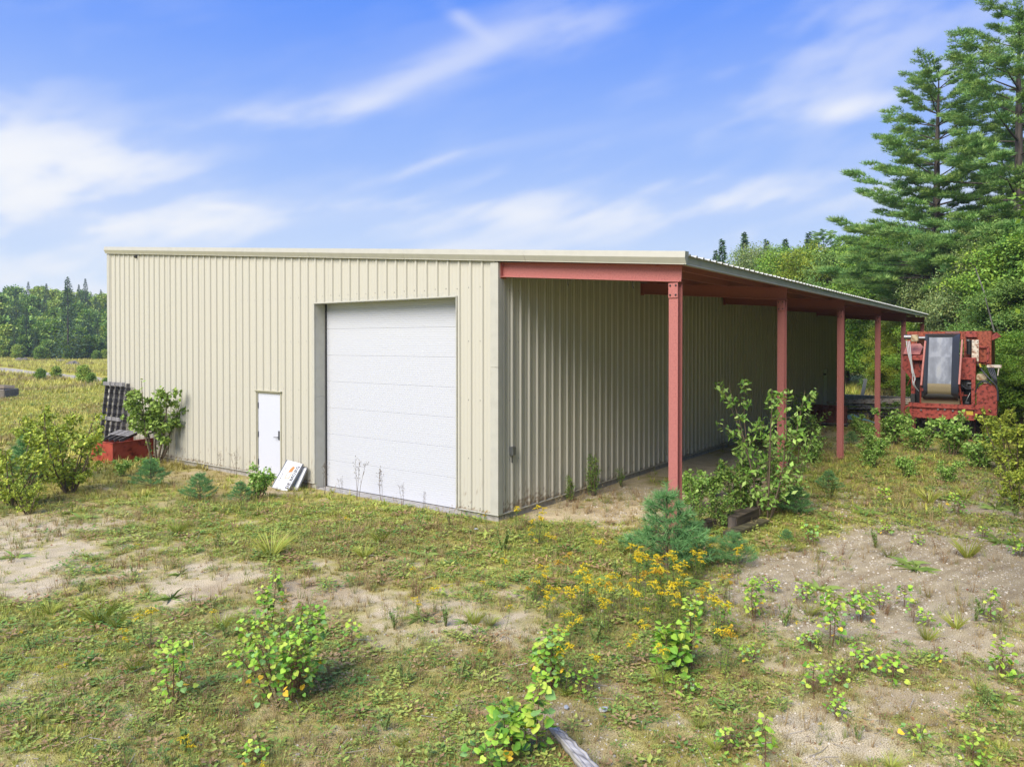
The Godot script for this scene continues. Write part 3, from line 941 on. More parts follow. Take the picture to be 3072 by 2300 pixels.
# ------------------------------------------------------------------ things on the lot
func make_machine() -> void:
	var o := thing("rock_crusher", "red portable crusher with a grey rubber conveyor belt facing the lot", "crusher", Vector3(6.0, GROUND, -18.8))
	# front cross beam: channel with a tow ring, bolts and a data plate
	var beam := hub(o, "front_beam")
	box_part(beam, "beam_web", M.machine_red, Vector3(-1.202, 0.903, 0.000), Vector3(0.804, 1.331, -0.030), 0.004)
	box_part(beam, "beam_flange", M.machine_red, Vector3(-1.228, 0.833, -0.100), Vector3(0.824, 1.021, 0.070), 0.004)
	box_part(beam, "beam_flange", M.machine_red, Vector3(-1.230, 1.215, -0.100), Vector3(0.822, 1.373, 0.070), 0.004)
	for p in [Vector3(-0.824, 1.117, 0.010), Vector3(-0.288, 1.167, 0.010), Vector3(-0.075, 1.172, 0.010), Vector3(0.174, 1.143, 0.010), Vector3(0.383, 1.111, 0.010)]:
		tube_part(beam, "bolt", M.steel_dull, [p, p + Vector3(0, 0, 0.05)], 0.032, 8)
	box_part(beam, "data_plate", M.plate_yellow, Vector3(0.579, 1.002, 0.004), Vector3(0.788, 1.157, 0.010))
	var ring := []
	for k in 15:
		var t := PI * 0.42 + k / 14.0 * PI * 1.35
		ring.append(Vector3(-1.203, 1.105, 0.000) + Vector3(cos(t) * 0.15, sin(t) * 0.15, 0))
	tube_part(beam, "tow_ring", M.machine_red, ring, 0.035, 8)
	# fender box at the side with a rounded top
	var side := hub(o, "fender_box")
	var outline := [Vector3(0.821, 0.980, 0.020), Vector3(0.940, 1.072, 0.020), Vector3(1.482, 1.034, 0.020)]
	for k in 9:
		var t := k / 8.0 * PI
		outline.append(Vector3(1.185, 1.832, 0.020) + Vector3(cos(t) * 0.31, sin(t) * 0.30, 0))
	outline.append(Vector3(0.891, 1.395, 0.020))
	outline.append(Vector3(0.819, 1.335, 0.020))
	var g := Geo.new()
	g.prism(outline, Vector3(0, 0, -0.9))
	part(side, "fender_shell", g.mesh(), M.machine_red)
	box_part(side, "fender_bracket", M.plate_white, Vector3(1.077, 2.153, 0.030), Vector3(1.229, 2.213, 0.000), 0.004)
	# conveyor: belt in strips over a trough, rollers, side rails, struts
	var conv := hub(o, "conveyor")
	var path := [Vector3(-0.219, 1.509, -0.300), Vector3(-0.193, 1.600, -0.020), Vector3(-0.176, 1.771, 0.160), Vector3(-0.171, 1.933, 0.220), Vector3(-0.172, 2.106, 0.220), Vector3(-0.171, 2.535, 0.120), Vector3(-0.173, 2.996, 0.000), Vector3(-0.175, 3.430, -0.130), Vector3(-0.176, 3.795, -0.250), Vector3(-0.191, 3.899, -0.400)]
	path = curve(path, 4)
	var across := [[-0.55, 0.10], [-0.49, 0.06], [-0.43, 0.0], [-0.30, -0.015], [0.0, -0.02], [0.22, -0.012], [0.30, 0.0], [0.42, 0.075], [0.54, 0.15]]
	var mats := [M.belt_edge, M.belt_edge, M.belt, M.belt, M.belt, M.belt, M.belt_edge, M.belt_edge]
	for span in [[0, 2, M.belt_edge, "belt_edge"], [2, 6, M.belt, "belt"], [6, 8, M.belt_edge, "belt_edge"]]:
		var gb := Geo.new()
		for q in range(span[0], span[1]):
			var a := []
			var b := []
			for p in path:
				a.append(p + Vector3(across[q][0], 0, across[q][1])); b.append(p + Vector3(across[q + 1][0], 0, across[q + 1][1]))
			gb.strip(a, b)
		part(conv, span[3], gb.mesh(), span[2])
	var dust := Geo.new()
	for q in range(2, 6):
		var a := []
		var b := []
		for k in range(2, 17):
			a.append(path[k] + Vector3(across[q][0], 0, across[q][1] + 0.006)); b.append(path[k] + Vector3(across[q + 1][0], 0, across[q + 1][1] + 0.006))
		dust.strip(a, b)
	part(conv, "dried_mud", dust.mesh(), M.belt_dust)
	tube_part(conv, "tail_roller", M.rubber, [Vector3(-0.766, 1.693, -0.020), Vector3(0.304, 1.708, -0.020)], 0.15, 14)
	tube_part(conv, "head_roller", M.rubber, [Vector3(-0.719, 3.799, -0.420), Vector3(0.347, 3.808, -0.420)], 0.10, 14)
	box_part(conv, "head_guard", M.black_paint, Vector3(-0.715, 3.792, -0.220), Vector3(0.366, 3.889, -0.400), 0.01)
	box_part(conv, "catch_tray", M.belt_dust, Vector3(-0.879, 1.250, -0.450), Vector3(0.371, 1.547, -0.120), 0.01)
	bar_part(conv, "side_rail", M.machine_pink, Vector3(-0.708, 3.635, -0.100), Vector3(-0.782, 2.028, 0.360), 0.06, 0.09, 0.006)
	bar_part(conv, "side_rail", M.machine_pink, Vector3(0.439, 3.676, -0.100), Vector3(0.391, 2.097, 0.360), 0.06, 0.09, 0.006)
	bar_part(conv, "strut", M.machine_red, Vector3(-0.807, 2.059, 0.300), Vector3(-0.850, 1.279, 0.020), 0.05, 0.05, 0.004)
	bar_part(conv, "strut", M.machine_red, Vector3(0.389, 2.100, 0.300), Vector3(0.456, 1.316, 0.020), 0.05, 0.05, 0.004)
	for p in [Vector3(-0.773, 1.878, 0.150), Vector3(0.320, 2.036, 0.200), Vector3(0.314, 1.759, 0.100)]:
		box_part(conv, "bearing_block", M.machine_red, p - Vector3(0.07, 0.05, 0.08), p + Vector3(0.07, 0.05, 0.08), 0.01)
	# drive shaft and hydraulic motor
	var drive := hub(o, "drive")
	tube_part(drive, "shaft", M.steel_dull, [Vector3(-0.972, 3.749, -0.350), Vector3(-0.672, 3.748, -0.350)], 0.055)
	tube_part(drive, "motor", M.steel_dull, [Vector3(-1.436, 3.781, -0.350), Vector3(-1.157, 3.780, -0.350)], 0.085, 12)
	box_part(drive, "gearbox", M.tank_beige, Vector3(-1.199, 3.612, -0.500), Vector3(-0.962, 3.867, -0.200), 0.03)
	# hopper walls behind the conveyor
	var hop := hub(o, "hopper")
	box_part(hop, "hopper_wall", M.machine_rust, Vector3(-1.210, 3.700, -1.350), Vector3(1.243, 4.000, -1.300), 0.006)
	box_part(hop, "hopper_wall", M.machine_rust, Vector3(0.400, 2.787, -1.270), Vector3(1.248, 3.993, -1.200), 0.006)
	box_part(hop, "hopper_side", M.machine_rust, Vector3(1.069, 2.759, -3.600), Vector3(1.257, 3.984, -1.210), 0.006)
	for y in [0.0, 1.0]:
		box_part(hop, "hopper_rib", M.machine_red, Vector3(0.891, 3.385, -1.190) + Vector3(0, -0.52 * y, 0), Vector3(1.165, 3.445, -1.120) + Vector3(0, -0.52 * y, 0), 0.005)
	box_part(hop, "hopper_rib", M.machine_red, Vector3(1.116, 2.816, -1.190), Vector3(1.189, 3.430, -1.120), 0.005)
	box_part(hop, "hopper_rib", M.machine_red, Vector3(0.464, 3.769, -1.190), Vector3(0.819, 3.995, -1.100), 0.01)
	g = Geo.new()
	g.prism([Vector3(1.260, 3.664, -1.300), Vector3(1.531, 3.794, -1.300), Vector3(1.397, 3.955, -1.300), Vector3(1.259, 3.839, -1.300)], Vector3(0, 0, -0.9))
	part(hop, "hopper_wing", g.mesh(), M.machine_red)
	box_part(hop, "hopper_side", M.machine_rust, Vector3(-1.488, 2.848, -3.600), Vector3(-1.138, 4.008, -1.370), 0.006)
	box_part(hop, "cover_strip", M.steel_dull, Vector3(-0.108, 3.930, -0.600), Vector3(0.327, 3.958, -0.350), 0.004)
	# crusher body at the left
	var body := hub(o, "crusher_body")
	g = Geo.new()
	g.prism([Vector3(-1.535, 3.118, -0.700), Vector3(-1.538, 2.599, -0.700), Vector3(-1.274, 2.240, -0.700), Vector3(-0.796, 2.314, -0.700), Vector3(-0.800, 3.125, -0.700)], Vector3(0, 0, -2.2))
	part(body, "body_shell", g.mesh(), M.machine_red)
	g = Geo.new()
	g.prism([Vector3(-1.502, 3.150, -0.620), Vector3(-0.949, 3.140, -0.620), Vector3(-0.886, 3.425, -0.900), Vector3(-0.977, 3.546, -0.950), Vector3(-1.421, 3.515, -0.950)], Vector3(0, -0.03, -0.06))
	part(body, "deflector_plate", g.mesh(), M.machine_pink)
	box_part(body, "lip", M.machine_red, Vector3(-1.199, 2.909, -0.720), Vector3(-0.797, 3.099, -0.450), 0.02)
	box_part(body, "post", M.machine_red, Vector3(-1.249, 1.194, -0.900), Vector3(-1.114, 2.305, -0.700), 0.006)
	# box and post right of the belt
	box_part(body, "side_box", M.machine_red, Vector3(0.342, 2.343, -0.750), Vector3(0.834, 3.037, -0.350), 0.01)
	box_part(body, "post", M.machine_red, Vector3(0.709, 1.331, -0.360), Vector3(0.832, 2.375, -0.250), 0.006)
	box_part(body, "cross_tie", M.machine_red, Vector3(0.270, 2.252, -0.400), Vector3(0.706, 2.355, -0.320), 0.006)
	var plate := hub(o, "liner_plate")
	box_part(plate, "plate", M.plate_white, Vector3(0.683, 2.890, -0.800), Vector3(0.894, 3.677, -0.740), 0.006)
	for k in 4:
		for x in [0.0, 0.14]:
			var p: Vector3 = Vector3(0.721, 3.605, -0.735) + Vector3(x, -0.17 * k, 0)
			tube_part(plate, "bolt", M.rubber, [p, p + Vector3(0, 0, 0.015)], 0.014, 6)
	tube_part(o, "filter_can", M.black_paint, [Vector3(0.599, 3.152, -0.850), Vector3(0.596, 3.678, -0.850)], 0.085, 14)
	tube_part(o, "filter_can", M.steel_dull, [Vector3(0.568, 3.629, -0.800), Vector3(0.568, 3.699, -0.800)], 0.07, 14)
	# engine bay
	var bay := hub(o, "engine")
	box_part(bay, "engine_block", M.black_paint, Vector3(-1.198, 1.122, -2.200), Vector3(0.658, 2.377, -0.850), 0.02)
	box_part(bay, "engine_cover", M.steel_dark, Vector3(0.365, 1.930, -0.800), Vector3(0.655, 2.243, -0.550), 0.02)
	box_part(bay, "battery_box", M.rubber, Vector3(-1.216, 1.301, -0.700), Vector3(-1.068, 1.664, -0.300), 0.01)
	tube_part(bay, "pipe", M.steel_dull, curve([Vector3(0.661, 1.782, -0.500), Vector3(0.594, 1.611, -0.420), Vector3(0.522, 1.406, -0.400)], 4), 0.015, 6)
	tube_part(bay, "pipe", M.hose_black, curve([Vector3(0.392, 2.036, -0.450), Vector3(0.544, 1.928, -0.400), Vector3(0.676, 1.901, -0.450)], 4), 0.02, 6)
	box_part(bay, "fuel_tank", M.tank_beige, Vector3(0.863, 2.235, -0.550), Vector3(1.170, 2.466, -0.200), 0.03)
	# hydraulic hoses
	for k in 3:
		var x := k * 0.055
		tube_part(o, "hose", M.hose_grey, curve([Vector3(-1.355, 3.636, -0.250) + Vector3(x, 0, 0), Vector3(-1.260, 3.159, -0.050) + Vector3(x * 0.8, 0, 0.02 * k), Vector3(-1.159, 2.746, 0.000) + Vector3(x * 0.3, 0, 0), Vector3(-1.129, 2.480, 0.020) + Vector3(x * 0.5, 0, 0), Vector3(-1.044, 2.274, 0.000) + Vector3(x * 0.2 - 0.08 * (k % 2), -0.02 * k, 0), Vector3(-1.051, 2.037, 0.000) + Vector3(x * 0.5 - 0.05 * k, 0, 0), Vector3(-0.936, 1.794, -0.200)], 6), 0.017, 7)
	for k in 4:
		var x := k * 0.05
		tube_part(o, "hose", M.hose_black, curve([Vector3(1.187, 2.738, -0.300) + Vector3(x, 0, 0), Vector3(1.268, 2.505, -0.120) + Vector3(x, 0, 0), Vector3(1.389, 2.285, -0.080) + Vector3(x * 0.5, 0, 0.02 * k), Vector3(1.459, 2.146, -0.100)], 6), 0.024, 7)
	tube_part(o, "hose", M.hose_black, curve([Vector3(0.899, 2.833, -0.300), Vector3(1.071, 2.559, -0.050), Vector3(1.266, 2.314, 0.050), Vector3(1.478, 2.042, 0.060), Vector3(1.515, 1.568, 0.050)], 6), 0.03, 8)
	tube_part(o, "hose", M.hose_black, curve([Vector3(0.860, 1.815, -0.050), Vector3(0.936, 2.107, 0.050), Vector3(1.126, 2.240, 0.060), Vector3(1.302, 2.119, 0.050)], 6), 0.026, 8)
	tube_part(o, "hose", M.plate_yellow, [Vector3(0.959, 2.838, -0.100), Vector3(1.001, 2.712, -0.080)], 0.03, 8)
	box_part(o, "valve_bank", M.plate_white, Vector3(1.163, 2.691, -0.450), Vector3(1.601, 2.795, -0.250), 0.012)
	bar_part(o, "valve_lever", M.plate_white, Vector3(1.525, 2.717, -0.300), Vector3(1.491, 2.421, -0.250), 0.03, 0.03, 0.004)
	# chassis, legs, wheels
	var chassis := hub(o, "chassis")
	for x in [-0.75, 0.65]:
		box_part(chassis, "chassis_rail", M.black_paint, Vector3(x - 0.07, 0.62, -7.5), Vector3(x + 0.07, 0.93, -0.12), 0.01)
	box_part(chassis, "belly_plate", M.black_paint, Vector3(-0.72, 0.26, -6.8), Vector3(0.66, 0.618, -0.45), 0.01)
	for p in [Vector3(-1.153, 0.796, -0.800), Vector3(0.737, 0.886, -0.900)]:
		bar_part(chassis, "leg", M.primer, p, Vector3(p.x, 0.06, p.z), 0.12, 0.12, 0.006, Vector3.BACK)
		box_part(chassis, "foot_plate", M.primer, Vector3(p.x - 0.16, 0.0, p.z - 0.16), Vector3(p.x + 0.16, 0.058, p.z + 0.16), 0.006)
	box_part(chassis, "skirt_plate", M.black_paint, Vector3(-0.98, 0.20, -0.62), Vector3(0.80, 0.80, -0.58), 0.004)
	# clutter of brackets, pipes and guards between belt and fender
	rng.seed = 321
	for k in 16:
		var p := Vector3(rng.randf_range(0.35, 0.85), rng.randf_range(1.05, 2.3), rng.randf_range(-0.55, -0.35))
		var s := Vector3(rng.randf_range(0.03, 0.14), rng.randf_range(0.03, 0.16), rng.randf_range(0.04, 0.12))
		box_part(bay, "bracket", [M.steel_dark, M.machine_red, M.black_paint, M.steel_dull][k % 4], p - s * 0.5, p + s * 0.5, 0.006)
	for k in 9:
		var a := Vector3(rng.randf_range(-1.4, 0.9), rng.randf_range(2.3, 3.3), rng.randf_range(-1.15, -0.6))
		tube_part(bay, "pipe", [M.hose_black, M.steel_dull, M.machine_red][k % 3], curve([a, a + Vector3(rng.randf_range(-0.2, 0.2), -0.2, 0.08), a + Vector3(rng.randf_range(-0.25, 0.25), -0.55, 0.0)], 4), 0.018, 6)
	for x in [-0.78, 0.43]:
		for k in 7:
			var c := Vector3(x, 3.42 - k * 0.045, -0.16 - 0.01 * k)
			var link := Geo.new()
			link.box(at(c.x, c.y, c.z, 0.0, 0.0, 0.6 if k % 2 else -0.6), Vector3(0.03, 0.045, 0.02), 0.006)
			part(conv, "chain_link", link.mesh(), M.steel_dull)
	for k in 9:
		var p := Vector3(-0.66 + k * 0.12, 3.33, -0.215)
		tube_part(conv, "bolt", M.steel_dull, [p, p + Vector3(0, 0, 0.02)], 0.014, 6)
	bar_part(chassis, "jack_leg", M.machine_red, Vector3(1.386, 1.002, -0.300), Vector3(1.50, 0.02, -0.35), 0.06, 0.06, 0.005)
	var num := TextMesh.new()
	num.font = face(true)
	num.text = "2"
	num.font_size = 22
	num.pixel_size = 0.006
	num.depth = 0.004
	part(chassis, "number", num, M.tank_beige, Transform3D(Basis(), Vector3(-0.675, 0.772, -0.100)))
	var wheel := Geo.new()
	wheel.tube([Vector3(-0.14, 0, 0), Vector3(-0.13, 0, 0), Vector3(0.13, 0, 0), Vector3(0.14, 0, 0)], [0.40, 0.47, 0.47, 0.40], 22)
	var rim := Geo.new()
	rim.tube([Vector3(-0.15, 0, 0), Vector3(0.15, 0, 0)], [0.24, 0.24], 16)
	for z in [-1.35, -2.45]:
		for x in [-0.98, 0.90]:
			var wh := hub(o, "wheel")
			wh.position = Vector3(x, 0.46, z)
			part(wh, "tyre", wheel.mesh(), M.tyre)
			part(wh, "rim", rim.mesh(), M.machine_red)

func face(bold := false) -> SystemFont:
	var f := SystemFont.new()
	f.font_names = PackedStringArray(["Droid Sans"])
	f.font_weight = 700 if bold else 400
	return f

func make_bin() -> void:
	var o := thing("steel_bin", "open red steel bin standing in weeds by the front wall", "bin", Vector3(-13.10, GROUND, 1.30), 0.11)
	# local frame: front edge along -x, depth along -z
	var w := 1.30
	var l := 1.45
	var h := 0.64
	box_part(o, "side_plate", M.bin_red, Vector3(-w, 0.02, -0.012), Vector3(0, h, 0.0))
	box_part(o, "side_plate", M.bin_red, Vector3(-w, 0.02, -l), Vector3(0, h, -l + 0.012))
	box_part(o, "side_plate", M.bin_red, Vector3(-0.012, 0.02, -l + 0.013), Vector3(0, h, -0.013))
	box_part(o, "side_plate", M.bin_red, Vector3(-w, 0.02, -l + 0.013), Vector3(-w + 0.012, h, -0.013))
	box_part(o, "floor_plate", M.bin_red, Vector3(-w + 0.013, 0.02, -l + 0.013), Vector3(-0.013, 0.035, -0.013))
	box_part(o, "rim", M.bin_red, Vector3(-w - 0.02, h, -0.03), Vector3(0.02, h + 0.022, 0.02), 0.004)
	box_part(o, "rim", M.bin_red, Vector3(-w - 0.02, h, -l - 0.02), Vector3(0.02, h + 0.022, -l + 0.03), 0.004)
	box_part(o, "rim", M.bin_red, Vector3(-0.03, h, -l + 0.031), Vector3(0.02, h + 0.022, -0.031), 0.004)
	box_part(o, "rim", M.bin_red, Vector3(-w - 0.02, h, -l + 0.031), Vector3(-w + 0.03, h + 0.022, -0.031), 0.004)

func make_pallets() -> void:
	# tall pallet on end, leaning on the front wall at the far corner
	var o := thing("wooden_pallet", "tall weathered pallet stood on end against the far corner of the front wall", "pallet", Vector3(-15.15, GROUND, 0.42))
	var lean := Basis(Vector3.RIGHT, -0.12)
	o.basis = lean
	for k in 5:
		var x := -0.68 + k * 0.34
		box_part(o, "stringer", M.dark_wood, Vector3(x - 0.025, 0, -0.02), Vector3(x + 0.025, 2.30, 0.085), 0.004)
	var y := 0.03
	while y < 2.25:
		box_part(o, "deck_board", M.dark_wood, Vector3(-0.72, y, -0.045), Vector3(0.72, y + 0.10, -0.021), 0.003)
		y += 0.205
	for q in [[2.20, -0.80, 0.60], [1.10, -0.74, 0.62]]:
		box_part(o, "cross_board", M.grey_wood, Vector3(q[1], q[0], 0.086), Vector3(q[2], q[0] + 0.12, 0.112), 0.004)
	# broken pallet lying across the bin
	var p := thing("wooden_pallet", "broken grey pallet resting on the rim of the red bin", "pallet", Vector3(-14.0, GROUND + 0.675, 0.62), 0.1)
	p.rotation = Vector3(0.30, 0.1, 0.0)
	for k in 4:
		var x := -0.42 + k * 0.27
		box_part(p, "stringer", M.dark_wood, Vector3(x - 0.02, 0.0, -0.28), Vector3(x + 0.02, 0.09, 0.30), 0.004)
	for z in [-0.27, -0.15, -0.03]:
		box_part(p, "deck_board", M.grey_wood, Vector3(-0.52, 0.092, z), Vector3(0.50, 0.114, z + 0.09), 0.003)

func make_signs() -> void:
	for k in 2:
		var o := thing("sign_board", "white sign board with black lettering and an orange picture leaning by the door" if k == 0 else "plain white framed board leaning behind the lettered sign", "sign", Vector3(-6.12 if k == 0 else -6.0, GROUND + 0.0, 0.60 if k == 0 else 0.42), 0.12)
		var up := 1.02 if k == 0 else 0.80
		o.rotation = Vector3(-0.60 if k == 0 else -0.52, 0.10, -0.10 if k == 0 else -0.06)
		o.scale = Vector3.ONE * 0.74
		box_part(o, "panel", M.board_white, Vector3(-0.50, 0, -0.03), Vector3(0.26, up, 0.0), 0.003)
		box_part(o, "edge_strip", M.steel_dull, Vector3(0.262, 0, -0.045), Vector3(0.29, up, 0.012), 0.003)
		box_part(o, "edge_strip", M.steel_dull, Vector3(-0.53, 0, -0.045), Vector3(-0.502, up, 0.012), 0.003)
		if k == 0:
			var t := TextMesh.new()
			t.font = face(true)
			t.text = "DE MORG"
			t.font_size = 30
			t.pixel_size = 0.0062
			t.depth = 0.002
			part(o, "lettering", t, M.ink_black, Transform3D(Basis(Vector3.BACK, PI / 2), Vector3(0.15, 0.50, 0.0015)))
			var t2 := TextMesh.new()
			t2.font = face()
			t2.text = "S & OR E 25"
			t2.font_size = 20
			t2.pixel_size = 0.0050
			t2.depth = 0.002
			part(o, "lettering", t2, M.ink_black, Transform3D(Basis(Vector3.BACK, PI / 2), Vector3(-0.36, 0.52, 0.0015)))
			var g := Geo.new()
			g.prism([Vector3(-0.16, 0.62, 0.003), Vector3(0.0, 0.66, 0.003), Vector3(0.02, 0.84, 0.003), Vector3(-0.09, 0.86, 0.003), Vector3(-0.15, 0.74, 0.003)], Vector3(0, 0, -0.002))
			part(o, "picture", g.mesh(), M.ink_orange)
			g = Geo.new()
			g.tube([Vector3(-0.17, 0.60, 0.003), Vector3(-0.17, 0.40, 0.003), Vector3(0.0, 0.44, 0.003), Vector3(0.02, 0.62, 0.003)], [0.012, 0.012, 0.012, 0.012], 5)
			part(o, "picture", g.mesh(), M.ink_tan)
		else:
			box_part(o, "edge_strip", M.steel_dull, Vector3(-0.50, up + 0.001, -0.045), Vector3(0.26, up + 0.028, 0.012), 0.003)

func make_timbers() -> void:
	var specs := [["dark square timber lying hindmost in the stack by the second column", M.brown_wood, Vector3(3.55, -0.07, -1.75), Vector3(3.95, -0.07, -3.75), 0.20, 0.20], ["short dark timber block lying on the middle of the timber stack", M.brown_wood, Vector3(4.02, 0.0, -2.05), Vector3(4.13, 0.02, -3.05), 0.19, 0.26], ["mossy flat timber lying at the foot of the timber stack", M.mossy_wood, Vector3(4.12, -0.10, -1.55), Vector3(4.36, -0.10, -2.95), 0.22, 0.12]]
	for s in specs:
		var mid: Vector3 = (s[2] + s[3]) * 0.5
		var o := thing("timber_beam", s[0], "timber", mid, 0.0, "old timbers by the lean-to")
		var g := Geo.new()
		g.bar(s[2] - mid, s[3] - mid, s[4], s[5], 0.012)
		part(o, "beam", g.mesh(), s[1])
		var e := Geo.new()
		var d: Vector3 = (s[3] - s[2]).normalized()
		e.bar(s[2] - mid - d * 0.004, s[2] - mid, s[4] * 0.85, s[5] * 0.85)
		part(o, "cut_end", e.mesh(), M.bark)

func make_log() -> void:
	var pts := curve([Vector3(5.16, -0.05, 6.03), Vector3(5.30, -0.045, 6.10), Vector3(5.52, -0.04, 6.24), Vector3(5.80, -0.06, 6.40), Vector3(6.2, -0.09, 6.66)], 5)
	var radii := []
	for k in pts.size():
		radii.append(lerpf(0.022, 0.065, pow(float(k) / (pts.size() - 1), 0.8)) + 0.006 * sin(k * 2.1))
	var o := thing("dead_branch", "bleached bare branch lying on the sand among poplar saplings", "branch", pts[8])
	var g := Geo.new()
	var mid: Vector3 = pts[8]
	var loc := pts.map(func(p): return p - mid)
	g.tube(loc, radii, 9)
	part(o, "wood", g.mesh(), M.bleached_wood)
	for s in [-1.0, 1.0]:
		var r := Geo.new()
		var ridge := []
		var rr := []
		for k in range(4, pts.size()):
			ridge.append(loc[k] + Vector3(-0.5 * s * radii[k], radii[k] * 0.75, 0.6 * s * radii[k])); rr.append(radii[k] * 0.28)
		r.tube(ridge, rr, 6)
		part(o, "wood_ridge", r.mesh(), M.bleached_wood)

func make_field_things() -> void:
	# concrete block in the meadow
	var o := thing("concrete_block", "weathered concrete block with a steel strap standing in the meadow", "block", Vector3(-45.0, GROUND, -6.4), 0.55)
	box_part(o, "block", M.stone, Vector3(-1.4, -0.1, -0.7), Vector3(1.1, 0.66, 0.55), 0.05)
	var cap := Geo.new()
	cap.prism([Vector3(-1.2, 0.72, 0.45), Vector3(1.0, 0.72, 0.45), Vector3(0.7, 0.86, 0.1), Vector3(-0.6, 0.90, 0.0)], Vector3(0, -0.03, -0.9))
	part(o, "mound", cap.mesh(), M.soil_cap)
	box_part(o, "strap", M.plate_white, Vector3(-0.42, 0.0, 0.552), Vector3(-0.36, 0.72, 0.565))
	var i := 0
	for s in [[-114.4, -40.1, 1.4, "pale rounded boulder lying in the far meadow before the treeline"], [-150.0, -46.0, 1.5, "low pale rock by the far treeline"], [-49.2, -8.6, 0.7, "brown stone half sunk in grass beside the concrete block"], [-138.0, -48.0, 1.1, "small grey rock at the edge of the far wood"]]:
		var b := thing("boulder", s[3], "boulder", Vector3(s[0], height(s[0], s[1]) - 0.1, s[1]), i * 1.3)
		part(b, "rock", rock_mesh(31 + i, Vector3(s[2], s[2] * 0.55, s[2] * 0.75)), M.stone)
		i += 1

func rock_mesh(sd: int, r: Vector3, rings := 8, sides := 12) -> ArrayMesh:
	var z := noise(sd, 0.9, 3)
	var g := Geo.new()
	var rows := []
	for j in rings + 1:
		var row := []
		var t := PI * j / rings
		for i in sides + 1:
			var p := TAU * (i % sides) / sides
			var d := Vector3(sin(t) * cos(p), cos(t), sin(t) * sin(p))
			row.append(d * r * (1.0 + 0.35 * z.get_noise_3dv(d * 1.5)))
		rows.append(row)
	for j in rings:
		g.strip(rows[j], rows[j + 1])
	return g.mesh()

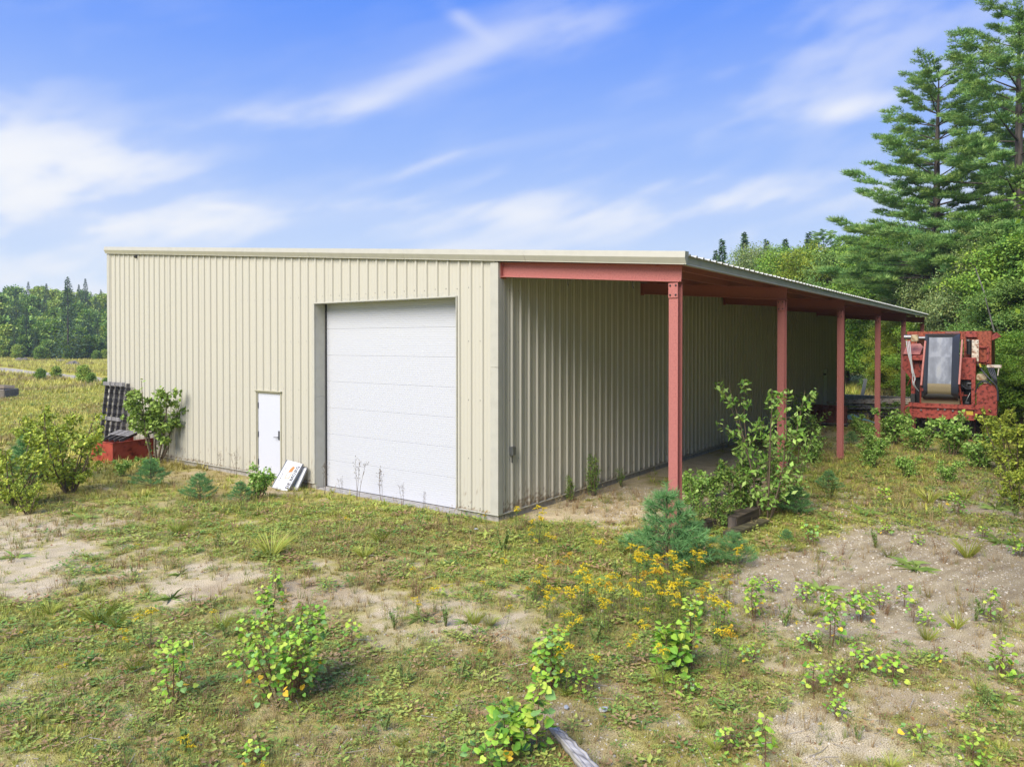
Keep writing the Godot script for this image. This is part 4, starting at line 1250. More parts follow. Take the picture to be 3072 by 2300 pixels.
func make_junk() -> void:
	# bricks on a skid, planks, pipes, a tarp and a drum under the far end of the lean-to
	var o := thing("brick_stack", "stack of red bricks under the far end of the lean-to", "brick stack", Vector3(1.15, GROUND, -21.9), 0.06)
	var bg := Geo.new()
	bg.box(Transform3D(), Vector3(0.235, 0.095, 0.115), 0.006)
	var bm := bg.mesh()
	for y in 7:
		for x in 7:
			for z in 3:
				if y == 6 and (x + z) % 3 == 0: continue
				part(o, "brick", bm, M.brick, at(-0.74 + x * 0.25 + 0.02 * sin(y * 3.0 + x), 0.19 + y * 0.107, -0.13 + z * 0.125, 0.03 * sin(x * 5.0 + y)))
	for z in [-0.12, 0.12]:
		box_part(o, "skid", M.dark_wood, Vector3(-0.9, 0.0, z - 0.04), Vector3(0.9, 0.085, z + 0.04), 0.004)
	box_part(o, "skid", M.grey_wood, Vector3(-0.92, 0.086, -0.22), Vector3(0.92, 0.135, 0.22), 0.004)
	var d := thing("steel_drum", "black drum lying beside the brick stack at the wall", "drum", Vector3(0.42, GROUND + 0.30, -21.3), 0.5)
	var g := Geo.new()
	g.tube([Vector3(0, 0, -0.42), Vector3(0, 0, -0.15), Vector3(0, 0, -0.14), Vector3(0, 0, -0.12), Vector3(0, 0, 0.15), Vector3(0, 0, 0.16), Vector3(0, 0, 0.18), Vector3(0, 0, 0.42)], [0.29, 0.29, 0.305, 0.29, 0.29, 0.305, 0.29, 0.29], 18)
	part(d, "drum_shell", g.mesh(), M.rubber)
	var ring := Geo.new()
	ring.tube([Vector3(0, 0, 0.40), Vector3(0, 0, 0.43)], [0.30, 0.30], 18)
	part(d, "drum_rim", ring.mesh(), M.steel_dull)
	# planks in two heaps
	var k := 0
	for s in [[1.7, -26.2, 0.3], [2.5, -27.4, -0.2], [1.3, -28.6, 0.5], [2.9, -25.4, 0.1], [2.2, -29.2, -0.5]]:
		for j in 5:
			var l := 1.6 + 0.5 * sin(k * 1.7)
			var b := thing("loose_plank", "weathered plank in the scrap heap under the far lean-to", "plank", Vector3(s[0] + 0.12 * sin(k * 2.3), GROUND + 0.08 + j * 0.115 + 0.05, s[1] + 0.15 * cos(k * 1.9)), s[2] + 0.35 * sin(k * 4.1), "scrap planks under the lean-to")
			b.rotation.z = 0.05 * sin(k * 3.0)
			var pg := Geo.new()
			pg.box(Transform3D(), Vector3(l, 0.05, 0.22), 0.005)
			part(b, "board", pg.mesh(), [M.grey_wood, M.dark_wood, M.brown_wood, M.grey_wood][k % 4])
			k += 1
	for j in 3:
		var b := thing("steel_pipe", "long thin pipe lying across the scrap planks", "pipe", Vector3(1.9 + 0.3 * j, GROUND + 0.62 + 0.06 * j, -27.0 - 0.5 * j), 0.15 + 0.12 * j, "pipes on the scrap heap")
		tube_part(b, "tube", M.plate_white, [Vector3(-1.8, 0, 0), Vector3(1.8, 0.1, 0)], 0.04, 8)
	# crumpled tarp
	var t := thing("tarp", "crumpled pale blue tarp slumped by the fourth column", "tarp", Vector3(2.35, GROUND, -23.2), 0.3)
	var rows := []
	for i in 13:
		var row := []
		for j in 9:
			var x := -0.75 + i * 0.125
			var z := -0.4 + j * 0.1
			row.append(Vector3(x, 0.10 + 0.34 * maxf(0.0, 1.0 - absf(x + 0.35) * 1.1) * (1.0 - absf(z) * 1.2) + 0.07 * nz_c.get_noise_2d(x * 160.0, z * 160.0), z))
		rows.append(row)
	var tg := Geo.new()
	for i in 12:
		tg.strip(rows[i + 1], rows[i])
	part(t, "sheet", tg.mesh(), M.tarp_blue)
	# low block wall behind the heap and a leaning white post
	var w := thing("low_block_wall", "low grey block wall behind the lean-to", "wall", Vector3(1.0, GROUND, -33.4))
	for r in 3:
		for q in 12:
			box_part(w, "block", M.concrete, Vector3(-1.6 + q * 0.405 + (0.2 if r % 2 else 0.0), r * 0.205, -0.2), Vector3(-1.6 + q * 0.405 + 0.397 + (0.2 if r % 2 else 0.0), r * 0.205 + 0.198, 0.0), 0.008)
	var post := thing("marker_post", "leaning white post behind the warehouse corner", "post", Vector3(0.2, GROUND, -34.6))
	post.rotation = Vector3(0.05, 0.3, -0.18)
	box_part(post, "post_shaft", M.board_white, Vector3(-0.09, 0, -0.03), Vector3(0.09, 1.5, 0.03), 0.008)
	# small scraps by the warehouse corner and on the sand
	var n := 0
	for s in [[0.05, 0.75, "scrap of pale plastic lying below the warehouse corner"], [5.35, 5.35, "crumpled clear plastic scrap lying on sand"], [5.05, 5.55, "bit of blue-grey plastic lying on sand"]]:
		var b := thing("plastic_scrap", s[2], "litter", Vector3(s[0], height(s[0], s[1]) + 0.02, s[1]), n * 1.1)
		part(b, "piece", rock_mesh(60 + n, Vector3(0.055, 0.02, 0.04) if n < 2 else Vector3(0.04, 0.015, 0.025), 5, 7), M.plastic_scrap)
		n += 1

# ------------------------------------------------------------------ vegetation
func spread(deg: float) -> float:
	return deg_to_rad(rng.randf_range(-deg, deg))

func any_dir() -> Vector3:
	var z := rng.randf_range(-1, 1)
	var t := rng.randf() * TAU
	var r := sqrt(1 - z * z)
	return Vector3(r * cos(t), z, r * sin(t))

func mixc(a: Color, b: Color) -> Color:
	return a.lerp(b, rng.randf())

func stalk(g: Geo, a: Vector3, b: Vector3, r: float, bend: Vector3, sides := 4) -> Array:
	var pts := [a, a.lerp(b, 0.35) + bend, a.lerp(b, 0.7) + bend * 0.8, b]
	g.tube(pts, [r, r * 0.8, r * 0.55, r * 0.25], sides, Color.WHITE, false)
	return pts

func along_of(pts: Array, t: float) -> Vector3:
	var f := clampf(t, 0.0, 0.999) * (pts.size() - 1)
	return pts[int(f)].lerp(pts[int(f) + 1], f - int(f))

const LEAF_TONES := [Color(0.149, 0.333, 0.046), Color(0.218, 0.437, 0.052), Color(0.345, 0.564, 0.063), Color(0.230, 0.414, 0.127), Color(0.483, 0.609, 0.092), Color(0.850, 0.552, 0.046)]
var leaf_meshes := []

func poplar_sapling(x: float, z: float, h: float, wide: float, single: bool, label: String) -> void:
	var o := thing("poplar_sapling", label, "sapling", Vector3(x, height(x, z) - 0.01, z), rng.randf() * TAU, "young poplars on the sandy lot")
	var stems := 1 + int(wide * wide * (3.6 if h > 0.5 else 1.9))
	var sg := Geo.new()
	var lg := Geo.new()
	var count := 0
	for s in stems:
		var turn := TAU * s / stems + rng.randf()
		var out := Vector3(cos(turn), 0, sin(turn)) * (h * 0.28 * wide * rng.randf_range(0.3, 1.0) if stems > 1 else h * 0.05)
		var foot := out * 0.35
		var top := out * 1.15 + Vector3(0, h * (rng.randf_range(0.62, 1.0) if s > 0 else 1.0), 0)
		var pts := stalk(sg, foot, top, 0.0045 + 0.004 * h, any_dir() * 0.03 * h, 5)
		var n := int(9 + h * (66 if wide < 1.15 else 80) * (1.0 if stems < 3 else 0.8))
		for k in n:
			var t := lerpf(0.16, 1.0, pow((k + rng.randf()) / n, 0.75))
			var a := along_of(pts, t)
			var ang := k * 2.4 + rng.randf() * 0.8
			var dir := Vector3(cos(ang), rng.randf_range(-0.2, 0.6), sin(ang)).normalized()
			var reach := rng.randf_range(0.02, 0.06) + (1.0 - t) * 0.10 * wide
			var tip := a + dir * reach
			sg.tube([a, tip], [0.0018, 0.0012], 3, Color.WHITE, false)
			var hang := (dir * 0.8 + Vector3(0, rng.randf_range(-0.9, 0.15), 0)).normalized()
			var up := (Vector3.UP + any_dir() * 0.7).normalized()
			var l := rng.randf_range(0.040, 0.070) * (1.5 if single and h < 0.66 and h > 0.45 else 1.0) * (0.8 if t > 0.93 else 1.0) * (1.0 if h > 0.3 else 0.75)
			var tone := rng.randi() % 5
			if t > 0.8 and rng.randf() < 0.6: tone = 2 if rng.randf() < 0.6 else 4
			if t < 0.4 and rng.randf() < 0.14: tone = 5
			if single and count < 280:
				var side := hang.cross(up).normalized()
				var b := Basis(side, side.cross(hang).normalized() * -1.0, hang) if false else Basis(side, hang.cross(side).normalized(), -hang)
				part(o, "leaf", leaf_meshes[tone], M.leaves, Transform3D(b.scaled_local(Vector3.ONE * l), tip))
				count += 1
			else:
				lg.heart(tip, hang, up, l, LEAF_TONES[tone] * rng.randf_range(0.85, 1.15))
	part(o, "stem", sg.mesh(), M.twig_red)
	if lg.v.size() > 0:
		tag(part(o, "foliage", lg.mesh(), M.leaves), "", "", "", "stuff")

func make_saplings() -> void:
	for c in LEAF_TONES:
		var g := Geo.new()
		g.heart(Vector3.ZERO, Vector3.FORWARD, Vector3.UP, 1.0, c)
		leaf_meshes.append(g.mesh())
	var list := [[2.68, 7.01, 0.88, 1.9], [1.8, 7.71, 0.69, 0.9], [1.13, 6.14, 0.79, 0.6], [4.7, 5.29, 0.67, 1.2], [5.23, 6.36, 0.64, 0.7], [5.09, 6.53, 0.48, 0.9], [5.53, 4.3, 0.64, 0.8], [5.64, 3.92, 0.77, 0.6], [5.13, 6.91, 0.34, 1.2], [4.98, 5.12, 0.28, 1], [2.2, 5.74, 0.33, 0.7], [3.38, 7.86, 0.16, 0.8], [6.14, 1.06, 0.29, 1.1], [6.77, 2.39, 0.67, 0.7], [6.91, 1.49, 0.39, 1.2], [7.03, 0.79, 0.3, 0.8], [7.27, 0.49, 0.31, 0.7], [7.45, 1.1, 0.3, 0.7], [7.62, 1.16, 0.19, 1], [8.25, 0.45, 0.46, 0.6], [8.43, 2.21, 0.39, 1], [6.59, 2.67, 0.19, 1.1], [6.14, 3.36, 0.24, 0.8], [7.21, 2.91, 0.32, 1], [7.5, 3.02, 0.34, 0.7], [6.92, 3.83, 0.42, 0.6], [7.06, 3.39, 0.23, 1.1], [7.21, 4.12, 0.26, 0.8], [5.83, 4.51, 0.23, 1], [5.54, 2.64, 0.3, 0.9], [5.17, 2.77, 0.39, 0.7], [5.8, 2.23, 0.58, 0.6], [5.66, 1, 0.23, 1], [6.89, 5.34, 0.4, 0.6], [6.55, 5.31, 0.22, 0.8], [5.47, -1.97, 0.46, 0.8], [6.41, -3.56, 0.27, 0.9], [7, -3.09, 0.19, 1], [5.88, -6.65, 0.37, 1], [7.34, -6, 0.49, 0.9], [7.9, -4.34, 0.23, 0.9], [7.86, 2.34, 0.2, 0.7], [8.45, -3.2, 0.39, 0.9], [8.3, 4.24, 0.2, 1], [7.85, 4.11, 0.11, 1], [5.54, 4.13, 0.53, 0.7]]
	var k := 0
	for s in list:
		rng.seed = 500 + k
		var near := Vector2(s[0] - 8.77, s[1] - 11.53).length() < 8.4
		var label := "small poplar sapling with heart-shaped leaves on the gravelly lot"
		if k == 0: label = "bushiest poplar clump with many stems, beside a slimmer yellowing sapling"
		elif k == 1: label = "slim poplar sapling with yellowing lower leaves beside the bushiest clump"
		elif k == 3: label = "spreading poplar clump behind the bleached branch"
		elif k == 4: label = "thin leggy poplar sapling at the tip of the bleached branch"
		elif s[2] > 0.5: label = "tall thin poplar sapling with heart-shaped leaves on the gravelly lot"
		poplar_sapling(s[0], s[1], s[2], s[3], near, label)
		k += 1

func bush_mesh(sd: int, stems: int, flare: float, leaves: int, leaf: float, slim: float, tones: Array, lowest := 0.1, twig_len := 0.3, thick := 0.013) -> Array:
	# unit-high bush: [stem mesh, foliage mesh]
	rng.seed = sd
	var sg := Geo.new()
	var lg := Geo.new()
	var tw := []
	for s in stems:
		var turn := TAU * s / stems + rng.randf() * 0.9
		var lean := flare * sqrt(rng.randf())
		var top := Vector3(cos(turn) * lean, rng.randf_range(0.62, 1.0) if s > 0 else 1.0, sin(turn) * lean)
		var pts := stalk(sg, Vector3(cos(turn), 0, sin(turn)) * flare * 0.12, top, thick, any_dir() * 0.05, 5)
		tw.append([pts, 0.5])
		for b in 9:
			var t := rng.randf_range(lowest, 0.95)
			var a := along_of(pts, t)
			var ang := rng.randf() * TAU
			var dir := Vector3(cos(ang), rng.randf_range(0.15, 0.9), sin(ang)).normalized()
			var tip := a + dir * twig_len * (1.15 - t * 0.7) * rng.randf_range(0.6, 1.1)
			var p2 := stalk(sg, a, tip, thick * 0.42, any_dir() * 0.02, 3)
			tw.append([p2, 1.0])
	var total := 0.0
	for t in tw: total += t[1]
	for t in tw:
		var n := int(leaves * t[1] / total)
		for k in n:
			var a := along_of(t[0], pow(rng.randf(), 0.6)) + any_dir() * leaf * 0.6
			var dir := (any_dir() + Vector3(0, -0.15, 0)).normalized()
			var up := (Vector3.UP * 1.2 + any_dir()).normalized()
			var l := leaf * rng.randf_range(0.7, 1.25)
			lg.leaf(a, dir, up, l, l * slim, mixc(tones[rng.randi() % tones.size()], tones[rng.randi() % tones.size()]) * rng.randf_range(0.8, 1.2))
	return [sg.mesh(), lg.mesh()]

func plant(called: String, label: String, category: String, m: Array, x: float, z: float, h: float, group := "", names := ["stem", "foliage"], mats := ["twig_brown", "leaves"], sink := 0.01) -> Node3D:
	var o := thing(called, label, category, Vector3(x, height(x, z) - sink, z), rng.randf() * TAU, group)
	o.scale = Vector3.ONE * h
	for k in m.size():
		var p := part(o, names[k], m[k], M[mats[k]])
		if names[k] in ["foliage", "needles", "flowers"]: p.set_meta("kind", "stuff")
	return o

func pine_sapling_mesh(sd: int, wide: float) -> Array:
	rng.seed = sd
	var sg := Geo.new()
	var ng := Geo.new()
	var shoots := [[[Vector3.ZERO, Vector3(0.01, 0.5, 0), Vector3(0, 1, 0)], 0.5]]
	sg.tube([Vector3.ZERO, Vector3(0, 0.9, 0)], [0.02, 0.008], 5, Color.WHITE, false)
	var y := 0.06
	while y < 0.88:
		for b in 6:
			var ang := TAU * b / 6.0 + y * 9.0 + rng.randf() * 0.5
			var l := wide * 0.46 * (1.08 - y) * rng.randf_range(0.75, 1.1)
			var a := Vector3(0, y, 0)
			var e := a + Vector3(cos(ang) * l, l * rng.randf_range(0.25, 0.6), sin(ang) * l)
			sg.tube([a, e], [0.008, 0.004], 4, Color.WHITE, false)
			shoots.append([[a, e], 1.0])
			for q in 2:
				var w := a.lerp(e, rng.randf_range(0.4, 0.75))
				var d := (e - a).rotated(Vector3.UP, (0.7 if q else -0.7)) * 0.45
				shoots.append([[w, w + d], 1.0])
		y += 0.125
	for s in shoots:
		var p: Array = s[0]
		var dir: Vector3 = (p[-1] - p[0]).normalized()
		var n := int(30 + 130 * (p[-1] - p[0]).length())
		for k in n:
			var a := along_of(p, pow(rng.randf(), 0.6) * 0.999)
			var d := (dir * 0.75 + any_dir() * 0.8).normalized()
			var l := rng.randf_range(0.07, 0.12)
			var side := d.cross(any_dir()).normalized() * 0.0036
			ng.tri(a - side, a + side, a + d * l, mixc(Color(0.085, 0.23, 0.07), Color(0.22, 0.42, 0.15)))
	return [sg.mesh(), ng.mesh()]

func goldenrod_mesh(sd: int) -> Array:
	rng.seed = sd
	var sg := Geo.new()
	var lg := Geo.new()
	var fg := Geo.new()
	for s in 1 + sd % 3:
		var ang := rng.randf() * TAU
		var lean := Vector3(cos(ang), 0, sin(ang)) * rng.randf_range(0.02, 0.24)
		var top := lean + Vector3(0, rng.randf_range(0.72, 0.98), 0)
		var pts := stalk(sg, lean * 0.25, top, 0.007, any_dir() * 0.03, 4)
		for k in 44:
			var t := rng.randf_range(0.08, 0.95)
			var a := along_of(pts, t)
			var q := k * 2.4
			var d := Vector3(cos(q), rng.randf_range(-0.1, 0.7), sin(q)).normalized()
			lg.leaf(a, d, Vector3.UP, rng.randf_range(0.08, 0.15), 0.022, mixc(Color(0.13, 0.24, 0.04), Color(0.30, 0.37, 0.07)))
		for b in 8:
			var t := rng.randf_range(0.84, 1.0)
			var a := along_of(pts, t)
			var q := rng.randf() * TAU
			var l := rng.randf_range(0.08, 0.17) * (1.5 - t * 0.5)
			var out := Vector3(cos(q), 0.55, sin(q)).normalized()
			var yellow := mixc(Color(0.80, 0.56, 0.02), Color(0.78, 0.66, 0.05))
			if sd % 4 == 3: yellow = mixc(Color(0.50, 0.28, 0.03), Color(0.62, 0.42, 0.03))
			for k in 25:
				var f := rng.randf()
				var c := a + out * l * f + Vector3(0, -l * 0.55 * f * f, 0) + any_dir() * 0.012
				var d := any_dir()
				var e := d.cross(any_dir()).normalized()
				var r := rng.randf_range(0.007, 0.012)
				fg.quad(c - d * r, c + e * r, c + d * r, c - e * r, yellow * rng.randf_range(0.8, 1.1))
	return [sg.mesh(), lg.mesh(), fg.mesh()]

func weed_mesh(sd: int, kind: int) -> Array:
	rng.seed = sd
	var lg := Geo.new()
	match kind:
		0: # basal rosette of drooping leaves
			for k in 26:
				var q := k * 2.4 + rng.randf() * 0.8
				var d := Vector3(cos(q), rng.randf_range(0.1, 1.1), sin(q)).normalized()
				var l := rng.randf_range(0.35, 1.0)
				lg.blade(Vector3(cos(q), 0, sin(q)) * 0.04, d, l, l * 0.22, Vector3(cos(q) * 0.3, -0.35, sin(q) * 0.3) * l, mixc(Color(0.16, 0.27, 0.06), Color(0.36, 0.45, 0.13)))
		1: # clump of arching blades
			for k in 70:
				var q := rng.randf() * TAU
				var d := Vector3(cos(q) * 0.5, 1.0, sin(q) * 0.5).normalized()
				lg.blade(Vector3(cos(q), 0, sin(q)) * 0.12 * rng.randf(), d, rng.randf_range(0.6, 1.1), 0.035, Vector3(cos(q), -0.3, sin(q)) * rng.randf_range(0.1, 0.5), mixc(Color(0.24, 0.34, 0.05), Color(0.48, 0.47, 0.11)))
		2: # upright weed with small leaves
			for s in 6:
				var q := rng.randf() * TAU
				var top := Vector3(cos(q) * 0.3, rng.randf_range(0.7, 1.1), sin(q) * 0.3)
				lg.tube([Vector3(cos(q), 0, sin(q)) * 0.05, top], [0.014, 0.006], 4, Color(0.17, 0.14, 0.06), false)
				for k in 26:
					var a := top * rng.randf_range(0.15, 1.0)
					var l := rng.randf_range(0.10, 0.2)
					lg.leaf(a, (any_dir() + Vector3(0, 0.4, 0)).normalized(), Vector3.UP, l, l * 0.4, mixc(Color(0.14, 0.25, 0.06), Color(0.31, 0.40, 0.12)))
		3: # dry brown wisps
			for k in 60:
				var q := rng.randf() * TAU
				var d := Vector3(cos(q) * 0.35, 1.0, sin(q) * 0.35).normalized()
				lg.blade(Vector3(cos(q), 0, sin(q)) * 0.18 * rng.randf(), d, rng.randf_range(0.5, 1.15), 0.016, any_dir() * 0.12, mixc(Color(0.32, 0.21, 0.10), Color(0.48, 0.39, 0.17)))
	return [lg.mesh()]

func make_plants() -> void:
	# goldenrod
	var golds := []
	for k in 6: golds.append(goldenrod_mesh(700 + k))
	rng.seed = 77
	var k := 0
	for s in [[0.74, 0.4, 0.58], [1.59, 0.92, 0.7], [1.4, 0.93, 0.55], [0.26, 0.65, 0.39], [1.34, 0.75, 0.31], [1.33, 3.85, 0.39], [2.35, 4.49, 0.43], [2.4, 4.84, 0.35], [2.49, 3.73, 0.39], [3.4, 2.87, 0.62], [3.89, 3.26, 0.7], [3.92, 3.26, 0.62], [3.86, 3.62, 0.55], [4.1, 3.8, 0.62], [4.21, 3.54, 0.55], [4.36, 3.61, 0.62], [4.2, 3.09, 0.62], [4.52, 3.14, 0.62], [4.7, 3.26, 0.55], [4.04, 2.08, 0.7], [2.9, 1.17, 0.55], [4.61, 2.92, 0.7], [4.66, 2.59, 0.7], [4.44, 1.91, 0.78], [4.33, 1.98, 0.7], [3.14, 3.12, 0.47], [3.48, 3.59, 0.47], [3.26, 3.73, 0.39], [4.21, 4.14, 0.43], [4.2, 4.33, 0.31], [3.73, 3.73, 0.39], [4.45, 3.65, 0.47], [4.72, 3.25, 0.39], [3.86, 5.46, 0.31], [-1.9, 2.26, 0.31], [3.9, 3.09, 0.66], [4.01, 1.86, 0.62], [4.91, 3.12, 0.62], [4.34, 3.09, 0.55], [4.71, 2.46, 0.7], [4.51, 1.73, 0.62], [4.86, 2.62, 0.62], [4.56, 1.15, 0.55], [4.66, 1.2, 0.47], [5.16, 1.65, 0.47], [5.32, 1.82, 0.43], [5.01, 2.96, 0.55], [5.1, 3.01, 0.47], [4.94, 2.34, 0.47], [5.18, 2.38, 0.43], [4.56, 0.27, 0.47], [5.57, 2.83, 0.47], [5.55, 3.74, 0.31], [6.4, 2.49, 0.27], [5, 2.88, 0.62], [4.82, 2.19, 0.58], [7.12, 4.61, 0.2], [6.83, 3.57, 0.27], [0.32, 7.18, 0.55], [-0.71, 7.48, 0.31], [0.06, 7.38, 0.31], [0.35, 7.44, 0.27], [-0.98, 7.97, 0.27], [-2.86, 4.4, 0.27], [-3.63, 5.35, 0.23], [0.58, 6.55, 0.39], [0.45, 8.14, 0.27], [3.08, 8.28, 0.35], [3.73, 7.96, 0.27], [1.1, 5.93, 0.39], [2.21, 1.49, 0.46], [1.77, 1.44, 0.46], [5.93, 3.79, 0.56], [3.59, 3.69, 0.43], [1.9, 1.51, 0.41], [6, 3.9, 0.57], [4.32, 0.69, 0.44], [5.2, 4.08, 0.58], [4.39, 0.02, 0.52], [4.66, 2.61, 0.4], [3.22, 1.33, 0.61], [5.29, 2.51, 0.43], [5.61, 3, 0.59], [5.2, 2.45, 0.46], [4.29, 2.39, 0.4], [4.33, 4.37, 0.36], [3.38, 4.35, 0.43], [4.27, 2.82, 0.44], [4.97, 0.33, 0.46], [3.78, 4.09, 0.43], [4.42, 4.25, 0.44], [5.1, 4.29, 0.38], [2.39, 2.94, 0.56], [3.87, 1.4, 0.44], [3.13, 3.27, 0.36], [5.64, 4.57, 0.61], [5.55, 4.13, 0.36], [4.84, 5.28, 0.56], [5, 4.95, 0.52], [4.58, 1.16, 0.4]]:
		var h: float = s[2] * 1.04
		var label := "goldenrod with drooping yellow plumes in the thicket by the first red column"
		if s[0] < 2.5 and s[1] < 2.0 and s[0] > 0.0: label = "goldenrod in yellow bloom at the warehouse corner"
		elif s[0] < 2.9 or s[0] > 5.75 or s[1] > 4.9: label = "low goldenrod with a small yellow plume on open ground"
		plant("goldenrod", label, "goldenrod", golds[k % 6], s[0], s[1], h, "flowering goldenrod", ["stem", "foliage", "flowers"], ["twig_brown", "leaves", "petals"])
		k += 1
	# young white pines
	var pines := [pine_sapling_mesh(801, 1.0), pine_sapling_mesh(802, 1.35), pine_sapling_mesh(803, 1.3)]
	k = 0
	for s in [[4.04, 0.97, 1.34, 0.95, "tallest young pine, standing before the first red column"], [4.2, 0.25, 0.71, 1.2, "bushy young pine right beside the tallest young pine"], [4.78, 0.05, 0.56, 1.3, "spreading low pine in front of the old timbers"], [-9.07, 2.28, 0.71, 1.3, "bushy young pine in front of the red bin"], [-6.6, 2.44, 0.63, 1.2, "young pine on sand between the red bin and the leaning sign"], [-11.96, 3.88, 1.29, 0.9, "slender young pine among the yellow-green birch bushes"], [4.66, -4.14, 0.6, 1.2, "low bushy pine behind the second red column on the drive side"], [4.6, -7.14, 0.5, 1.2, "small pine between the second and third red columns"], [-9.92, -0.38, 0.53, 1.5, "young pine growing tight against the front wall"], [-5.73, 1.98, 0.47, 1.3, "young pine beside the poplar bush at the white door"], [5.02, -2.07, 0.22, 1.2, "tiny pine tuft at the end of the old timbers"], [3.35, -16.12, 0.49, 1.2, "small pine beyond the third red column"]]:
		var label: String = s[4]
		plant("young_pine", label, "pine", pines[0 if s[3] < 1.1 else 1 + k % 2], s[0], s[1], s[2] * 1.05, "young pines on the lot", ["stem", "needles"], ["twig_brown", "needles"])
		k += 1
	# shrubs
	var olive := [Color(0.161, 0.253, 0.057), Color(0.253, 0.380, 0.069), Color(0.356, 0.483, 0.115)]
	var fresh := [Color(0.149, 0.299, 0.057), Color(0.241, 0.425, 0.069), Color(0.437, 0.586, 0.172)]
	var lime := [Color(0.360, 0.456, 0.066), Color(0.528, 0.576, 0.084), Color(0.264, 0.360, 0.060)]
	var deep := [Color(0.09, 0.19, 0.04), Color(0.16, 0.28, 0.05), Color(0.30, 0.41, 0.09)]
	var kinds := {
		"w": [bush_mesh(901, 7, 0.42, 3300, 0.050, 0.72, olive, 0.36, 0.30)],
		"p": [bush_mesh(911, 8, 0.55, 1300, 0.09, 0.75, fresh, 0.1, 0.28), bush_mesh(912, 7, 0.5, 1200, 0.095, 0.7, fresh, 0.1, 0.3)],
		"b": [bush_mesh(921, 11, 0.42, 3400, 0.045, 0.75, lime, 0.06, 0.26), bush_mesh(922, 10, 0.46, 3200, 0.045, 0.75, lime, 0.06, 0.26)],
		"a": [bush_mesh(931, 9, 0.45, 2000, 0.065, 0.62, deep, 0.06, 0.32), bush_mesh(932, 8, 0.5, 2000, 0.068, 0.62, deep, 0.06, 0.32)],
		"e": [bush_mesh(941, 7, 0.34, 1000, 0.05, 0.5, fresh, 0.08, 0.26, 0.007), bush_mesh(942, 8, 0.34, 1100, 0.052, 0.5, fresh, 0.06, 0.28, 0.007)],
		"m": [bush_mesh(951, 6, 0.24, 700, 0.075, 0.28, deep, 0.1, 0.14)],
	}
	var named := {"w": "small_tree", "p": "poplar_bush", "b": "birch_bush", "a": "alder_bush", "e": "sprayed_bush", "m": "mugwort"}
	rng.seed = 78
	k = 0
	for s in [[-12.45, 0.38, 2.45, "w", "small leafy tree with olive foliage growing against the front wall"], [-5.68, 1.53, 0.74, "p", "poplar bush before the white personnel door"], [-9.91, 3.79, 1.87, "b", "tallest yellow-green birch bush, beside the red bin"], [-11.95, 3.49, 1.91, "b", "yellow-green birch bush next to the slender young pine"], [-9.3, 5.16, 1.51, "b", "yellow-green birch bush standing forward on the sand edge"], [-8.33, 5.25, 0.77, "b", "low yellow-green birch bush at the rim of the bare sand"], [-10.81, 1.44, 0.53, "p", "poplar bush at the foot of the red bin"], [-11.19, 1.97, 0.45, "p", "low poplar bush under the front of the red bin"], [4.24, -3.43, 2.73, "e", "tall loose light-green sapling at the second red column"], [3.68, -3.53, 1.16, "a", "dark-green alder bush between the timbers and the warehouse"], [4.4, -4.31, 1.86, "e", "loose light-green bush touching the second red column"], [2.82, -3.16, 0.88, "p", "poplar bush just behind the first red column"], [3.78, -2.18, 0.71, "a", "dark-green alder bush behind the old timbers"], [2.47, -13.45, 1.9, "e", "airy bush with long leafy sprays under the lean-to"], [5.54, -15.7, 1.1, "p", "low poplar bush before the crusher legs"], [6.5, -15.19, 1.34, "p", "poplar bush standing before the crusher beam"], [8.2, -12.01, 1.85, "b", "yellow-green bush at the wood edge beside the drive"], [7.42, -19.09, 1.46, "b", "yellow-green bush beside the crusher fender"], [8.35, -7.46, 1.09, "b", "low yellow-green bush at the side of the drive"], [4.53, -16.98, 1.27, "p", "poplar bush by the fourth red column"], [4.5, -13.72, 0.88, "p", "poplar bush beyond the third red column"], [4.79, -11.3, 0.66, "p", "low poplar bush beside the third red column"], [7.35, -13.18, 1.06, "p", "poplar bush on the drive before the crusher"], [2.63, -4.73, 0.64, "p", "low poplar bush inside the lean-to"], [6.82, -10.21, 0.6, "p", "low poplar bush in the middle of the drive"], [5.86, -10.31, 0.62, "p", "low poplar bush at the lean-to side of the drive"], [3.23, -18.35, 0.87, "p", "poplar bush behind the third red column"], [3.3, -11.21, 0.69, "p", "low poplar bush between the second and third red columns"], [2.94, -26.37, 0.87, "p", "poplar bush by the fifth red column"], [-1.3, -44.4, 1.63, "e", "airy bush behind the warehouse in the bright meadow"], [-0.96, -47.68, 1.53, "e", "airy bush beside the low block wall behind the lean-to"], [3.56, -0.81, 0.5, "m", "mugwort with feathery leaves at the first red column"], [3.55, -1.59, 0.78, "m", "tall arching mugwort by the first red column"], [0.3, -3.3, 1.05, "m", "tall narrow mugwort growing against the side wall"], [0.22, -2.4, 0.65, "m", "shorter narrow mugwort growing against the side wall"], [0.35, -4.6, 0.5, "m", "low mugwort in the crack along the side wall"]]:
		var v: Array = kinds[s[3]]
		plant(named[s[3]], s[4], "tree" if s[3] == "w" else "bush", v[k % v.size()], s[0], s[1], s[2] * 1.02, "" if s[3] == "w" else "bushes around the warehouse", ["trunk" if s[3] == "w" else "stem", "foliage"])
		k += 1
	# dry stalks in front of the overhead door
	var sg := Geo.new()
	rng.seed = 990
